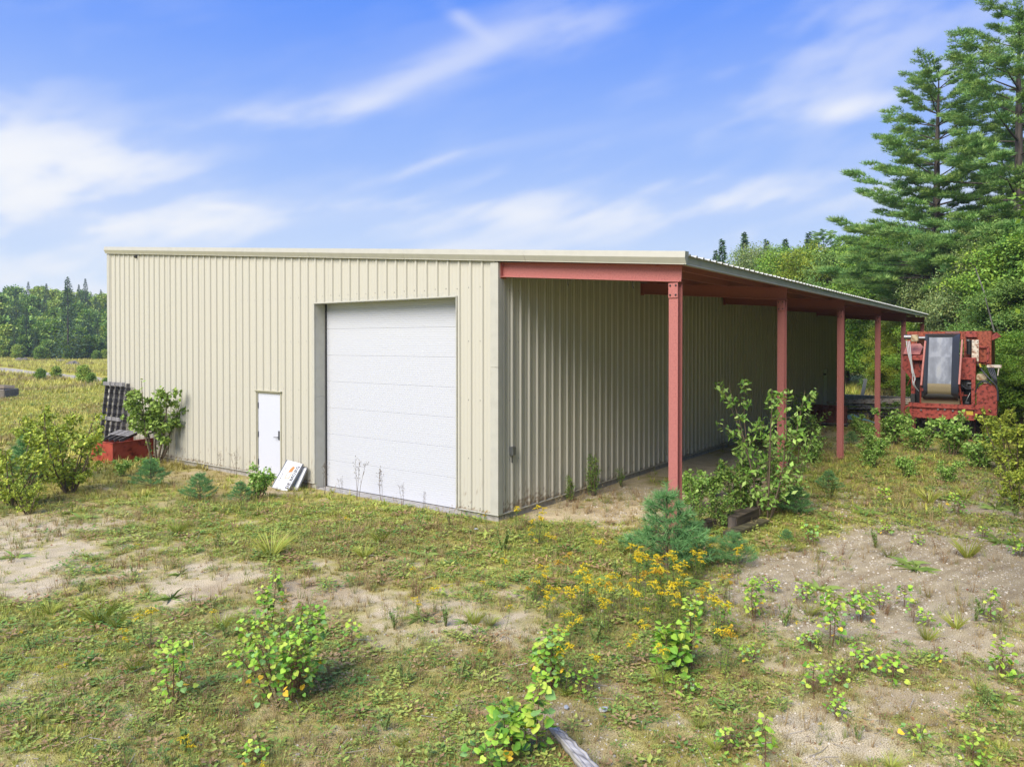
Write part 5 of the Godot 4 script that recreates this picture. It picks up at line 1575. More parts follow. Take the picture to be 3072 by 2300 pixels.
	for q in 3:
		var top := Vector3(rng.randf_range(-0.2, 0.2), rng.randf_range(0.7, 1.0), rng.randf_range(-0.1, 0.1))
		var pts := stalk(sg, Vector3(0.03 * q, 0, 0), top, 0.006, any_dir() * 0.04, 4)
		for j in 9:
			var a := along_of(pts, rng.randf_range(0.4, 0.98))
			var e := a + (any_dir() + Vector3(0, 0.9, 0)).normalized() * rng.randf_range(0.04, 0.14)
			sg.tube([a, e], [0.003, 0.002], 3, Color.WHITE, false)
			sg.tube([e, e + Vector3(0, 0.025, 0)], [0.010, 0.004], 5, Color.WHITE, true)
	var sm := sg.mesh()
	for s in [[-4.9, 0.30, 0.8], [-3.75, 0.28, 0.95], [-3.1, 0.22, 0.8], [-2.35, 0.3, 0.55], [-4.2, 0.4, 0.5], [-1.75, 0.25, 0.45], [-8.6, 0.25, 0.7], [-9.3, 0.25, 0.6]]:
		plant("dry_stalk", "thin dry stalk standing before the white overhead door" if s[0] > -6.0 else "thin dry stalk against the front wall", "weed", [sm], s[0], s[1], s[2], "dry stalks along the front wall", ["stem"], ["twig_brown"])
	# weeds
	var w := []
	for q in 8: w.append(weed_mesh(1000 + q, q % 4))
	k = 0
	var wl := ["leafy rosette weed with long pale leaves on the lot", "tuft of arching green blades on the lot", "small-leaved upright weed on the lot", "dry brown wispy tuft on the lot"]
	var wn := ["rosette_weed", "grass_tuft", "leafy_weed", "dry_tuft"]
	for s in [[-4.93, 6.69, 0.23], [-3.33, 5.14, 0.24], [-2.58, 5.91, 0.21], [-2.01, 5.5, 0.21], [-1.87, 7.36, 0.18], [-0.85, 7.98, 0.16], [0.61, 8.39, 0.14], [1.33, 8.48, 0.13], [2.78, 8.3, 0.12], [0.92, 6.63, 0.16], [1.16, 8.68, 0.13], [-0.93, 7.14, 0.18], [0.15, 7.79, 0.16], [-4.29, 4.25, 0.26], [-2.38, 6.78, 0.2], [-7.1, 4.73, 0.28], [-0.66, 7.09, 0.18], [2.74, 4.68, 0.2], [2.88, 4.43, 0.2], [3.18, 4.36, 0.2], [2.27, 5.1, 0.2], [2.32, 4.7, 0.2], [-0.77, 2.45, 0.28], [-0.54, 0.85, 0.31], [2.9, 2.02, 0.24], [4.28, 5, 0.17], [3.35, 6.04, 0.17], [3.49, 6.77, 0.15], [4.17, 6.9, 0.14], [4.54, 6.95, 0.13], [4.58, 6.71, 0.14], [5.51, 4.42, 0.17], [3.07, 3.25, 0.22], [1.91, 2.07, 0.25], [-0.35, 3.22, 0.26], [3.75, 5.6, 0.17], [0.31, 2.48, 0.27], [6.21, 5.08, 0.15], [7.44, 4.41, 0.15], [7.89, 4.04, 0.15], [8.25, 2.76, 0.17], [8.33, 3.11, 0.16], [8.47, 2.84, 0.17], [7.67, 1.63, 0.2], [8.14, 0.22, 0.22], [6.42, 2.73, 0.2], [7.91, 0.98, 0.21], [6.75, 4.31, 0.16], [7.98, -7.08, 0.36], [6.73, -7.04, 0.37], [4.85, -6.13, 0.38], [5.79, -5.07, 0.35], [7.35, -7.95, 0.38], [8.34, -6.54, 0.34], [8.19, -3.95, 0.29], [7.75, 4.7, 0.14], [6.57, 5.19, 0.15], [8.29, 4.11, 0.14], [2.99, 4.42, 0.18], [6.43, -2.43, 0.32], [7.02, -1.73, 0.31], [3.13, 0.52, 0.29], [5.62, 3.13, 0.25], [-1.12, 6.13, 0.2], [5, 6.28, 0.17], [6.17, 2.18, 0.27], [-1.3, 6.8, 0.28], [5.76, 2.79, 0.17], [-0.09, 5.07, 0.23], [6.16, 0.39, 0.33], [6.72, -1.89, 0.28], [1.31, 1.58, 0.3], [7.17, -1.42, 0.31], [0.76, 7.56, 0.25], [-2.84, 4.37, 0.24], [1.93, 1.03, 0.24], [4.92, 6.32, 0.16], [3.41, 6.01, 0.15], [3.35, 2.13, 0.29], [7.77, -2.67, 0.32], [3.56, 1.69, 0.24], [8.51, 4.02, 0.12], [6.46, 5.33, 0.14], [3.07, 0.59, 0.29], [5.64, 4.07, 0.23], [-1.02, 7.12, 0.29], [4.47, 3.96, 0.21], [8.36, 1.99, 0.14], [6.32, 1.59, 0.23], [0.88, 6.53, 0.2], [0.74, 7.89, 0.15], [5.35, -1.34, 0.37], [6.68, 2.69, 0.24], [2.53, 7.2, 0.18], [3.14, 7.8, 0.15], [3.87, 6.82, 0.16], [4.4, 1.35, 0.33], [-1.6, 4.12, 0.4], [2.68, 8.07, 0.21], [2.82, 0.29, 0.24], [0.51, 6.36, 0.25], [8.09, 0.53, 0.19], [2.96, 1.98, 0.21], [4.88, 5.26, 0.14]]:
		var q := (k * 5 + k / 3) % 8
		plant(wn[q % 4], wl[q % 4], "weed", w[q], s[0], s[1], s[2] * rng.randf_range(0.9, 1.4), "weeds on the lot", ["foliage"], ["grass"])
		k += 1

# ---- trees
func leaf_clump(sd: int, n: int, leaf: float, tones: Array, flat := 0.6) -> Geo:
	rng.seed = sd
	var g := Geo.new()
	for k in n:
		var p := any_dir() * pow(rng.randf(), 0.5)
		p.y *= flat
		var d := (any_dir() + p * 0.7 + Vector3(0, -0.2, 0)).normalized()
		var up := (Vector3.UP + any_dir() * 0.8 + p * 0.5).normalized()
		var s := d.cross(up).normalized() * leaf * 0.36
		var l := leaf * rng.randf_range(0.7, 1.25)
		g.quad(p, p + d * l * 0.5 + s, p + d * l, p + d * l * 0.5 - s, mixc(tones[rng.randi() % tones.size()], tones[rng.randi() % tones.size()]))
	g.tint([grey(1.0), Color(1.12, 1.0, 0.85), Color(0.90, 1.03, 1.0), Color(1.06, 1.02, 0.92), Color(0.95, 0.99, 1.15)])
	return g

func broadleaf(sd: int, h: float, r: float, base: float, clumps: int, size: float, clump: Geo) -> Array:
	rng.seed = sd
	var tg := Geo.new()
	var cg := Geo.new()
	var bend := any_dir() * 0.4
	bend.y = 0
	var trunk := [Vector3.ZERO, Vector3(0, h * 0.3, 0) + bend * 0.5, Vector3(0, h * 0.62, 0) + bend, Vector3(0, h * 0.9, 0) + bend * 1.3]
	tg.tube(trunk, [h * 0.016 + 0.03, h * 0.012 + 0.02, h * 0.008, 0.02], 8, Color.WHITE, false)
	var lobes := []
	for k in 20:
		var q := k * 2.4 + rng.randf()
		var y := lerpf(base + 0.05, 0.95, (k + 0.5) / 20.0)
		var f := sin(PI * clampf((y - base) / (1.0 - base), 0.03, 0.97))
		var rad := r * pow(f, 0.6) * rng.randf_range(0.55, 0.85)
		var c := Vector3(cos(q) * rad, y * h, sin(q) * rad) + bend
		lobes.append([c, r * rng.randf_range(0.28, 0.48)])
		var a := along_of(trunk, clampf(y - 0.12, 0.1, 0.95))
		tg.tube([a, a.lerp(c, 0.5) + Vector3(0, 0.2, 0), c], [0.05 + h * 0.003, 0.04, 0.012], 5, Color.WHITE, false)
	for k in clumps:
		var l: Array = lobes[rng.randi() % lobes.size()]
		var d := any_dir()
		if d.y < -0.3: d.y *= 0.5
		var p: Vector3 = l[0] + d * l[1] * rng.randf_range(0.55, 1.05) * Vector3(1.1, 0.62, 1.1)
		if p.y < 0.15: p.y = 0.2 + rng.randf() * 0.4
		var s := size * rng.randf_range(0.7, 1.25)
		cg.add(clump, Transform3D(Basis.from_euler(Vector3(spread(25), rng.randf() * TAU, spread(25))).scaled(Vector3.ONE * s), p), rng.randi() % 5)
	return [tg.mesh(), cg.mesh()]

func needle_plume(sd: int, n: int, l: float, w: float) -> Geo:
	# flat spray of needle tufts pointing along +x, about 1 m long
	rng.seed = sd
	var g := Geo.new()
	for t in n:
		var f := rng.randf()
		var side := rng.randf_range(-1, 1)
		var c := Vector3(f, 0.05 * sin(f * 6.0) + rng.randf_range(-0.05, 0.07), side * 0.36 * sqrt(clampf(1.05 - f, 0.0, 1.0)))
		var tone := mixc(Color(0.138, 0.287, 0.069), Color(0.333, 0.506, 0.149))
		for k in 9:
			var d := (Vector3(0.75, 0.45, side * 0.7) + any_dir() * 0.75).normalized()
			var s := d.cross(any_dir()).normalized() * w
			g.tri(c - s, c + s, c + d * l * rng.randf_range(0.7, 1.2), tone)
	g.tint([grey(1.0), Color(1.14, 1.02, 0.9), Color(0.92, 1.02, 1.08), Color(1.06, 1.0, 1.0), Color(0.98, 1.03, 0.9)])
	return g

func white_pine(sd: int, h: float, r: float, low: float, plumes: int, plume: Geo, density := 1.0) -> Array:
	rng.seed = sd
	var tg := Geo.new()
	var cg := Geo.new()
	tg.tube([Vector3.ZERO, Vector3(0.1, h * 0.4, 0), Vector3(0.05, h * 0.75, 0.1), Vector3(0, h * 0.97, 0)], [h * 0.015 + 0.04, h * 0.011 + 0.03, h * 0.006 + 0.01, 0.02], 9, Color.WHITE, false)
	var y := low
	while y < 0.97:
		var f := (y - low) / (1.0 - low)
		var reach := r * pow(1.0 - f, 0.62) * (0.72 + 0.28 * smoothstep(0.0, 0.15, f)) + 0.35
		for b in 5:
			if rng.randf() > density: continue
			var q := TAU * b / 5.0 + y * 40.0 + rng.randf_range(-0.5, 0.5)
			var l := reach * rng.randf_range(0.55, 1.12)
			var rise := lerpf(0.06, 0.75, pow(f, 1.4)) + rng.randf_range(-0.06, 0.08)
			var a := Vector3(0.05, y * h, 0.05)
			var dir := Vector3(cos(q), 0, sin(q))
			var pts := [a, a + dir * l * 0.4 + Vector3(0, l * rise * 0.30, 0), a + dir * l * 0.75 + Vector3(0, l * rise * 0.62, 0), a + dir * l + Vector3(0, l * (rise * 1.0 + 0.08), 0)]
			tg.tube(pts, [0.018 + 0.011 * l, 0.012 + 0.007 * l, 0.012, 0.006], 5, Color.WHITE, false)
			var n := int(plumes * (0.5 + l / maxf(r, 0.1)))
			for k in n:
				var t := rng.randf_range(0.25, 1.0)
				var p: Vector3 = along_of(pts, t)
				var off := rng.randf_range(-1.15, 1.15) if t < 0.9 else rng.randf_range(-0.35, 0.35)
				var fwd := (dir.rotated(Vector3.UP, off) + Vector3(0, rise * 0.4 + 0.10, 0)).normalized()
				var zz := fwd.cross(Vector3.UP).normalized()
				var s := (0.55 + 0.12 * l) * rng.randf_range(0.7, 1.2)
				cg.add(plume, Transform3D(Basis(fwd, zz.cross(fwd), zz).scaled_local(Vector3(s, s, s)), p), rng.randi() % 5)
		y += (0.030 + 0.012 * rng.randf()) * (22.0 / h) * 0.95
	return [tg.mesh(), cg.mesh()]

func spruce(sd: int, h: float, r: float, blades: int, tones: Array) -> Array:
	rng.seed = sd
	var tg := Geo.new()
	var cg := Geo.new()
	tg.tube([Vector3.ZERO, Vector3(0, h * 0.97, 0)], [h * 0.014, 0.02], 6, Color.WHITE, false)
	for k in blades:
		var f := pow(rng.randf(), 0.8)
		var y := lerpf(0.05, 1.0, 1.0 - f)
		var q := rng.randf() * TAU
		var lump := 0.75 + 0.25 * sin(y * 60.0 + sin(q * 3.0) * 2.0) + 0.2 * sin(q * 5.0 + y * 13.0)
		var reach := r * pow(1.0 - y, 0.85) * lump + 0.08
		var out := Vector3(cos(q), 0, sin(q))
		var a := Vector3(0, y * h, 0) + out * reach * rng.randf_range(0.35, 0.95) + Vector3(0, -reach * 0.18, 0)
		var d := (out + Vector3(0, rng.randf_range(-0.5, 0.35), 0) + any_dir() * 0.4).normalized()
		var l := (0.35 + 0.3 * reach / r) * h * 0.055
		var s := d.cross(any_dir()).normalized() * l * 0.24
		cg.quad(a - d * l * 0.3, a + s, a + d * l, a - s, mixc(tones[0], tones[1]) * rng.randf_range(0.75, 1.2))
	return [tg.mesh(), cg.mesh()]

func bare_tree(sd: int, h: float) -> Array:
	rng.seed = sd
	var tg := Geo.new()
	tg.tube([Vector3.ZERO, Vector3(0.1, h * 0.5, 0), Vector3(0, h, 0.1)], [0.13, 0.08, 0.015], 6, Color.WHITE, false)
	for k in 46:
		var y := rng.randf_range(0.3, 0.98)
		var a := Vector3(0.05, y * h, 0)
		var q := rng.randf() * TAU
		var e := a + Vector3(cos(q), rng.randf_range(0.3, 0.9), sin(q)).normalized() * h * 0.26 * (1.15 - y)
		tg.tube([a, e], [0.035, 0.012], 4, Color.WHITE, false)
		for j in 5:
			var w := a.lerp(e, rng.randf_range(0.3, 0.95))
			tg.tube([w, w + (any_dir() + (e - a).normalized()).normalized() * h * 0.06], [0.014, 0.006], 3, Color.WHITE, false)
	return [tg.mesh()]

func tree(called: String, label: String, m: Array, x: float, z: float, size: float, group := "", bark := "bark", leaves := "leaves") -> Node3D:
	var o := thing(called, label, "tree", Vector3(x, height(x, z) - 0.05, z), rng.randf() * TAU, group)
	o.scale = Vector3(size * rng.randf_range(0.93, 1.07), size, size * rng.randf_range(0.93, 1.07))
	part(o, "trunk", m[0], M[bark])
	if m.size() > 1:
		part(o, "crown", m[1], M[leaves])
	return o

func make_trees() -> void:
	var maple_c := leaf_clump(41, 105, 0.155, [Color(0.13, 0.26, 0.035), Color(0.22, 0.38, 0.05), Color(0.31, 0.47, 0.07)], 0.42)
	var dark_c := leaf_clump(42, 105, 0.15, [Color(0.10, 0.19, 0.04), Color(0.17, 0.29, 0.055), Color(0.25, 0.38, 0.085)], 0.45)
	var birch_c := leaf_clump(43, 90, 0.14, [Color(0.17, 0.25, 0.07), Color(0.27, 0.35, 0.11), Color(0.36, 0.43, 0.17)], 0.8)
	var gold_c := leaf_clump(44, 105, 0.155, [Color(0.20, 0.28, 0.03), Color(0.32, 0.40, 0.045), Color(0.40, 0.46, 0.06)], 0.42)
	var maple := [broadleaf(51, 10.0, 3.6, 0.10, 760, 0.85, maple_c), broadleaf(52, 10.0, 3.3, 0.06, 720, 0.85, maple_c)]
	var dark := [broadleaf(53, 10.0, 3.2, 0.05, 720, 0.85, dark_c)]
	var birch := [broadleaf(54, 10.0, 2.6, 0.08, 760, 0.75, birch_c)]
	var gold := [broadleaf(55, 10.0, 3.6, 0.10, 720, 0.85, gold_c)]
	var plume := needle_plume(61, 22, 0.26, 0.016)
	var pine := [white_pine(71, 21.0, 5.6, 0.27, 15, plume, 0.95), white_pine(72, 22.0, 6.2, 0.23, 15, plume, 0.95)]
	var spr := [spruce(81, 14.0, 2.2, 2600, [Color(0.04, 0.10, 0.04), Color(0.09, 0.17, 0.065)]), spruce(82, 14.0, 2.6, 2600, [Color(0.045, 0.11, 0.04), Color(0.10, 0.18, 0.07)])]
	rng.seed = 5
	tree("white_pine", "tall white pine with long flat plumes standing behind the red crusher", pine[0], 3.6, -39.2, 0.98, "", "bark", "needles")
	tree("white_pine", "tallest white pine, rising at the edge of the wood beside the other tall pine", pine[1], 7.6, -36.0, 0.99, "", "bark", "needles")
	tree("white_pine", "white pine half hidden behind the two tall pines", pine[0], 9.8, -44.0, 1.0, "", "bark", "needles")
	tree("white_pine", "dark pine standing over the lean-to roof in the middle of the wood", pine[1], -8.6, -64.0, 0.66, "", "bark", "needles")
	tree("white_pine", "smaller dark pine beside the pine over the lean-to roof", pine[0], -5.0, -68.0, 0.68, "", "bark", "needles")
	for s in [[-4.4, -53, 12.3, 1, "dark broadleaf tree behind the far end of the lean-to"], [-10.5, -61, 12.6, 0, "green maple with broad crown over the lean-to roof"], [-16.1, -69.5, 14.3, 2, "grey-green birch with small leaves over the lean-to roof"], [-1.3, -49.5, 12.3, 0, "green maple with broad crown behind the far end of the lean-to"], [-7.5, -57, 12, 3, "yellow-green maple behind the far end of the lean-to"], [1.8, -46, 11, 1, "dark broadleaf tree behind the far end of the lean-to"], [4.8, -36.5, 10.2, 2, "grey-green birch with small leaves under the two tall pines"], [8.9, -31, 9.2, 0, "green maple with broad crown under the two tall pines"], [2.6, -42, 9, 2, "grey-green birch with small leaves under the two tall pines"], [6.3, -32, 8.8, 2, "grey-green birch with small leaves under the two tall pines"], [7.6, -33.5, 8.2, 1, "dark broadleaf tree under the two tall pines"], [7.2, -27.2, 6.4, 1, "dark broadleaf tree low behind the red crusher"], [5.2, -33.5, 6.5, 2, "grey-green birch with small leaves low behind the red crusher"], [11.4, -30, 11, 0, "green maple with broad crown under the two tall pines"], [12.6, -23, 10.5, 0, "green maple with broad crown along the wood edge beside the drive"], [13.2, -17, 11, 1, "dark broadleaf tree along the wood edge beside the drive"], [9.2, -23.5, 4.4, 2, "grey-green birch with small leaves low behind the red crusher"], [13.4, -11, 12, 0, "green maple with broad crown along the wood edge beside the drive"], [13.8, -5, 11, 1, "dark broadleaf tree along the wood edge beside the drive"], [14.2, 1, 12, 0, "green maple with broad crown along the wood edge beside the drive"], [17, -14, 14, 1, "dark broadleaf tree along the wood edge beside the drive"], [17, -3, 14, 0, "green maple with broad crown along the wood edge beside the drive"], [16.5, -24, 14, 1, "dark broadleaf tree along the wood edge beside the drive"], [0.2, -52, 9, 1, "dark broadleaf tree behind the far end of the lean-to"], [-3, -57, 10, 1, "dark broadleaf tree behind the far end of the lean-to"], [-13.8, -66, 11, 1, "dark broadleaf tree over the lean-to roof"], [-20, -74, 13, 1, "dark broadleaf tree over the lean-to roof"], [-24, -76, 13, 1, "dark broadleaf tree over the lean-to roof"], [-28, -80, 13, 0, "green maple with broad crown over the lean-to roof"], [-33, -84, 13, 1, "dark broadleaf tree over the lean-to roof"], [4, -45, 10, 1, "dark broadleaf tree behind the far end of the lean-to"], [8.4, -40, 11, 1, "dark broadleaf tree under the two tall pines"], [3.4, -36.8, 5.2, 0, "green maple with broad crown low behind the red crusher"], [1.4, -40, 5, 3, "yellow-green maple low behind the red crusher"], [-11.5, -63.5, 9, 0, "green maple with broad crown over the lean-to roof"], [6.8, -42, 12, 0, "green maple with broad crown under the two tall pines"], [10.5, -33, 12, 1, "dark broadleaf tree under the two tall pines"], [-6, -62, 12, 0, "green maple with broad crown behind the far end of the lean-to"], [5.6, -29, 4, 0, "green maple with broad crown low behind the red crusher"], [8.1, -24, 4.2, 0, "green maple with broad crown low behind the red crusher"], [-21.6, -71.7, 15.8, 4, "dark spruce over the lean-to roof"], [-19.6, -73.5, 16.6, 4, "dark spruce over the lean-to roof"], [-17.5, -75, 15.8, 4, "dark spruce over the lean-to roof"], [-23.2, -74, 14.8, 4, "dark spruce over the lean-to roof"], [-11.5, -70, 15.5, 4, "dark spruce over the lean-to roof"], [-14.5, -72, 15.2, 4, "dark spruce over the lean-to roof"], [-2, -55, 8, 4, "dark spruce behind the far end of the lean-to"], [0.5, -54, 9, 4, "dark spruce behind the far end of the lean-to"], [2.2, -50, 10, 4, "dark spruce behind the far end of the lean-to"]]:
		match s[3]:
			0: tree("maple_tree", s[4], maple[int(absf(s[0] * 7)) % 2], s[0], s[1], s[2] / 10.0, "broadleaf trees at the edge of the wood")
			1: tree("broadleaf_tree", s[4], dark[0], s[0], s[1], s[2] / 10.0, "broadleaf trees at the edge of the wood")
			2: tree("birch_tree", s[4], birch[0], s[0], s[1], s[2] / 10.0, "broadleaf trees at the edge of the wood", "bark_pale")
			3: tree("maple_tree", s[4], gold[0], s[0], s[1], s[2] / 10.0, "broadleaf trees at the edge of the wood")
			4: tree("spruce_tree", s[4], spr[int(absf(s[0] * 3)) % 2], s[0], s[1], s[2] / 14.0, "spruces over the lean-to roof", "bark", "needles")
	tree("bare_tree", "leafless grey tree standing among the greens over the lean-to roof", bare_tree(91, 12.8), -13.0, -65.0, 1.0, "", "bark_pale")
	# leaning pale trunks at the wood edge
	for s in [[8.2, -27.5, 0.55, 7.0], [7.9, -25.0, 0.4, 5.5], [8.3, -22.4, -0.3, 5.0]]:
		var o := thing("leaning_trunk", "slim pale trunk leaning at the wood edge beside the crusher", "tree", Vector3(s[0], GROUND - 0.05, s[1]), 0.0, "leaning trunks beside the crusher")
		var g := Geo.new()
		g.tube([Vector3.ZERO, Vector3(-s[2] * s[3] * 0.22, s[3] * 0.5, 0.1), Vector3(-s[2] * s[3] * 0.5, s[3], 0.2)], [0.07, 0.05, 0.02], 7, Color.WHITE, false)
		part(o, "trunk", g.mesh(), M.bark_pale)
	# far wood beyond the meadow
	var far_a := leaf_clump(45, 26, 0.55, [Color(0.154, 0.275, 0.055), Color(0.242, 0.385, 0.077), Color(0.330, 0.473, 0.099)])
	var far_b := leaf_clump(46, 26, 0.55, [Color(0.220, 0.330, 0.055), Color(0.330, 0.451, 0.077), Color(0.418, 0.517, 0.110)])
	var fb := [broadleaf(56, 10.0, 3.4, 0.08, 210, 1.25, far_a), broadleaf(57, 10.0, 3.2, 0.06, 210, 1.25, far_b), broadleaf(58, 10.0, 3.0, 0.1, 200, 1.25, far_a)]
	var fs := [spruce(83, 14.0, 3.4, 1700, [Color(0.05, 0.10, 0.05), Color(0.11, 0.18, 0.08)]), spruce(84, 15.0, 3.2, 1700, [Color(0.055, 0.105, 0.05), Color(0.10, 0.17, 0.075)])]
	rng.seed = 6
	var ahead := Vector3(-0.5896, 0, -0.8077)
	var right := Vector3(0.8077, 0, -0.5896)
	for row in [[149.0, 17, 0, 0.55], [152.0, 22, 1, 0.42], [158.0, 22, 2, 0.64], [168.0, 20, 3, 0.64], [186.0, 20, 3, 0.72], [206.0, 20, 3, 0.76], [228.0, 22, 3, 0.78], [252.0, 24, 4, 0.70]]:
		for i in row[1]:
			var f := lerpf(-0.80, -0.47, (i + rng.randf_range(0.1, 0.9)) / row[1])
			var d: float = row[0] + rng.randf_range(-3, 3) * (1.0 if row[2] < 3 else 2.5)
			var p: Vector3 = Vector3(8.766, 0, 11.532) + ahead * d + right * d * f
			var conifer: bool = rng.randf() < [0.0, 0.45, 0.65, 0.25, 0.5][row[2]]
			if row[2] == 0:
				tree("meadow_bush", "low green bush at the foot of the far treeline", fb[rng.randi() % 3], p.x, p.z, rng.randf_range(0.18, 0.36), "bushes along the far treeline")
			elif conifer:
				tree("far_spruce", "dark spruce in the far wood beyond the meadow", fs[rng.randi() % 2], p.x, p.z, row[3] * rng.randf_range(0.8, 1.18), "conifers of the far wood", "bark", "needles")
			else:
				tree("far_broadleaf", "rounded green tree in the far wood beyond the meadow", fb[rng.randi() % 3], p.x, p.z, row[3] * rng.randf_range(0.85, 1.25), "broadleaf trees of the far wood")
	tree("far_spruce", "tallest spruce, standing out above the far treeline", fs[0], -152.0, -55.0, 1.22, "", "bark", "needles")
	# bushes in the middle of the meadow
	for s in [[-70.0, -20.0, 0.13], [-61.0, -18.5, 0.16], [-56.0, -17.0, 0.11], [-66.0, -17.0, 0.12], [-50.0, -15.5, 0.09]]:
		tree("meadow_bush", "round green bush in the middle of the meadow by the path", fb[int(absf(s[0])) % 3], s[0], s[1], s[2], "bushes in the meadow")

# ---- ground cover
func scatter(called: String, label: String, mesh: Mesh, material: Material, places: Array, colours: PackedColorArray) -> void:
	if places.is_empty(): return
	var mm := MultiMesh.new()
	mm.transform_format = MultiMesh.TRANSFORM_3D
	mm.use_colors = true
	mm.mesh = mesh
	mm.instance_count = places.size()
	for k in places.size():
		mm.set_instance_transform(k, places[k])
		mm.set_instance_color(k, colours[k])
	var o := MultiMeshInstance3D.new()
	o.name = numbered(called)
	o.multimesh = mm
	o.material_override = material
	add_child(o)
	tag(o, label, "ground cover", "", "stuff")

func on_path(p: Vector3) -> bool:
	var z := lerpf(-20.5, -26.3, clampf((-48.0 - p.x) / 53.0, 0.0, 1.0)) - maxf(0.0, -101.0 - p.x) * 0.185
	return p.x < -30.0 and absf(p.z - z) < 2.2

func inside_house(x: float, z: float) -> bool:
	return x > -16.35 and x < 0.06 and z < 0.07 and z > -31.8

func random_spot(t0: float, t1: float, l0: float, l1: float) -> Vector3:
	# a place on the ground between two distances and two bearings from the drone's position
	var t := sqrt(rng.randf_range(t0 * t0, t1 * t1))
	var f := rng.randf_range(l0, l1)
	var p := Vector3(8.766, 0, 11.532) + Vector3(-0.5896, 0, -0.8077) * t + Vector3(0.8077, 0, -0.5896) * t * f
	p.y = height(p.x, p.z)
	return p

func make_cover() -> void:
	var tuft := []
	for v in 3:
		rng.seed = 2000 + v
		var g := Geo.new()
		for k in 11:
			var q := rng.randf() * TAU
			var d := Vector3(cos(q) * 0.45, 1.0, sin(q) * 0.45).normalized()
			var b := Vector3(cos(q), 0, sin(q)) * rng.randf() * 0.35
			var l := rng.randf_range(0.5, 1.1)
			var s := Vector3(-sin(q), 0, cos(q)) * 0.055
			var tip := b + d * l + Vector3(cos(q), -0.25, sin(q)) * rng.randf_range(0.05, 0.3)
			g.tri(b - s, b + s, tip, grey(rng.randf_range(0.75, 1.15)))
		tuft.append(g.mesh())
	var sprig := []
	for v in 2:
		rng.seed = 2100 + v
		var g := Geo.new()
		for k in 14:
			var q := k * 2.4
			var c := Vector3(cos(q), 0, sin(q)) * rng.randf_range(0.1, 0.9) + Vector3(0, rng.randf_range(0.1, 0.7), 0)
			g.leaf(c, (Vector3(cos(q), rng.randf_range(-0.1, 0.6), sin(q))).normalized(), Vector3.UP, 0.55, 0.30, grey(rng.randf_range(0.75, 1.2)))
		sprig.append(g.mesh())
	var greens := [Color(0.416, 0.481, 0.078), Color(0.598, 0.598, 0.104), Color(0.286, 0.390, 0.065), Color(0.676, 0.611, 0.169), Color(0.468, 0.377, 0.143)]
	# fine grass, near to far
	rng.seed = 3000
	var zones := [[4.6, 9.5, -0.86, 0.86, 27000, 0.04], [9.5, 15.0, -0.86, 0.86, 26000, 0.055], [15.0, 30.0, -0.86, 0.86, 22000, 0.10], [20.0, 60.0, -0.86, -0.42, 22000, 0.17], [50.0, 150.0, -0.84, -0.45, 16000, 0.34], [32.0, 62.0, 0.20, 0.82, 6000, 0.30]]
	var lists := [[], [], []]
	var cols := [PackedColorArray(), PackedColorArray(), PackedColorArray()]
	for zn in zones:
		for k in zn[4]:
			var p: Vector3 = random_spot(zn[0], zn[1], zn[2], zn[3])
			if inside_house(p.x, p.z) or on_path(p): continue
			var s := plant_share(p.x, p.z)
			if rng.randf() > smoothstep(0.08, 0.95, s): continue
			var v := rng.randi() % 3
			var size: float = zn[5] * rng.randf_range(0.6, 1.5) * (0.7 + 0.6 * s)
			lists[v].append(Transform3D(Basis(Vector3.UP, rng.randf() * TAU).scaled(Vector3(size, size * rng.randf_range(0.7, 1.3), size)), p - Vector3(0, 0.005, 0)))
			var c: Color = greens[rng.randi() % 5].lerp(greens[rng.randi() % 3], rng.randf())
			var dry := smoothstep(0.0, 0.5, nz_a.get_noise_2d(p.x * 2.0 + 33.0, p.z * 2.0))
			if zn[0] > 15.5 and zn[3] < 0.0: c = c.lerp(Color(0.80, 0.74, 0.18), 0.6)
			cols[v].append(c.lerp(Color(0.40, 0.30, 0.14), clampf(dry * 0.8 + (0.5 if rng.randf() < 0.25 else 0.0), 0.0, 0.9)) * rng.randf_range(0.7, 1.2))
	for v in 3:
		scatter("grass", "short grass growing on the lot and the meadow", tuft[v], M.grass, lists[v], cols[v])
	# small-leaved ground cover
	rng.seed = 3100
	var pl := [[], []]
	var pc := [PackedColorArray(), PackedColorArray()]
	for zn in [[4.6, 10.0, -0.86, 0.86, 13000, 0.03], [10.0, 17.0, -0.86, 0.86, 14000, 0.05], [16.0, 30.0, -0.2, 0.86, 8000, 0.10], [20.0, 60.0, -0.86, -0.42, 2500, 0.20], [4.6, 9.0, -0.86, 0.86, 2300, 0.075], [9.0, 16.0, -0.86, 0.86, 3600, 0.10]]:
		for k in zn[4]:
			var p: Vector3 = random_spot(zn[0], zn[1], zn[2], zn[3])
			if inside_house(p.x, p.z): continue
			var s := plant_share(p.x, p.z) + 0.6 * nz_b.get_noise_2d(p.x * 7.0, p.z * 7.0 + 90.0)
			if rng.randf() > smoothstep(0.30, 0.9, s): continue
			var v := rng.randi() % 2
			var size: float = zn[5] * rng.randf_range(0.6, 1.7)
			pl[v].append(Transform3D(Basis(Vector3.UP, rng.randf() * TAU).scaled(Vector3.ONE * size), p))
			pc[v].append(mixc(Color(0.11, 0.25, 0.05), Color(0.50, 0.56, 0.12)) if rng.randf() < 0.8 else mixc(Color(0.360, 0.216, 0.108), Color(0.504, 0.360, 0.180)))
	for v in 2:
		scatter("undergrowth", "small-leaved weeds creeping over the lot", sprig[v], M.grass, pl[v], pc[v])
	# brown wisps and dry stalks
	rng.seed = 3150
	var wisp := []
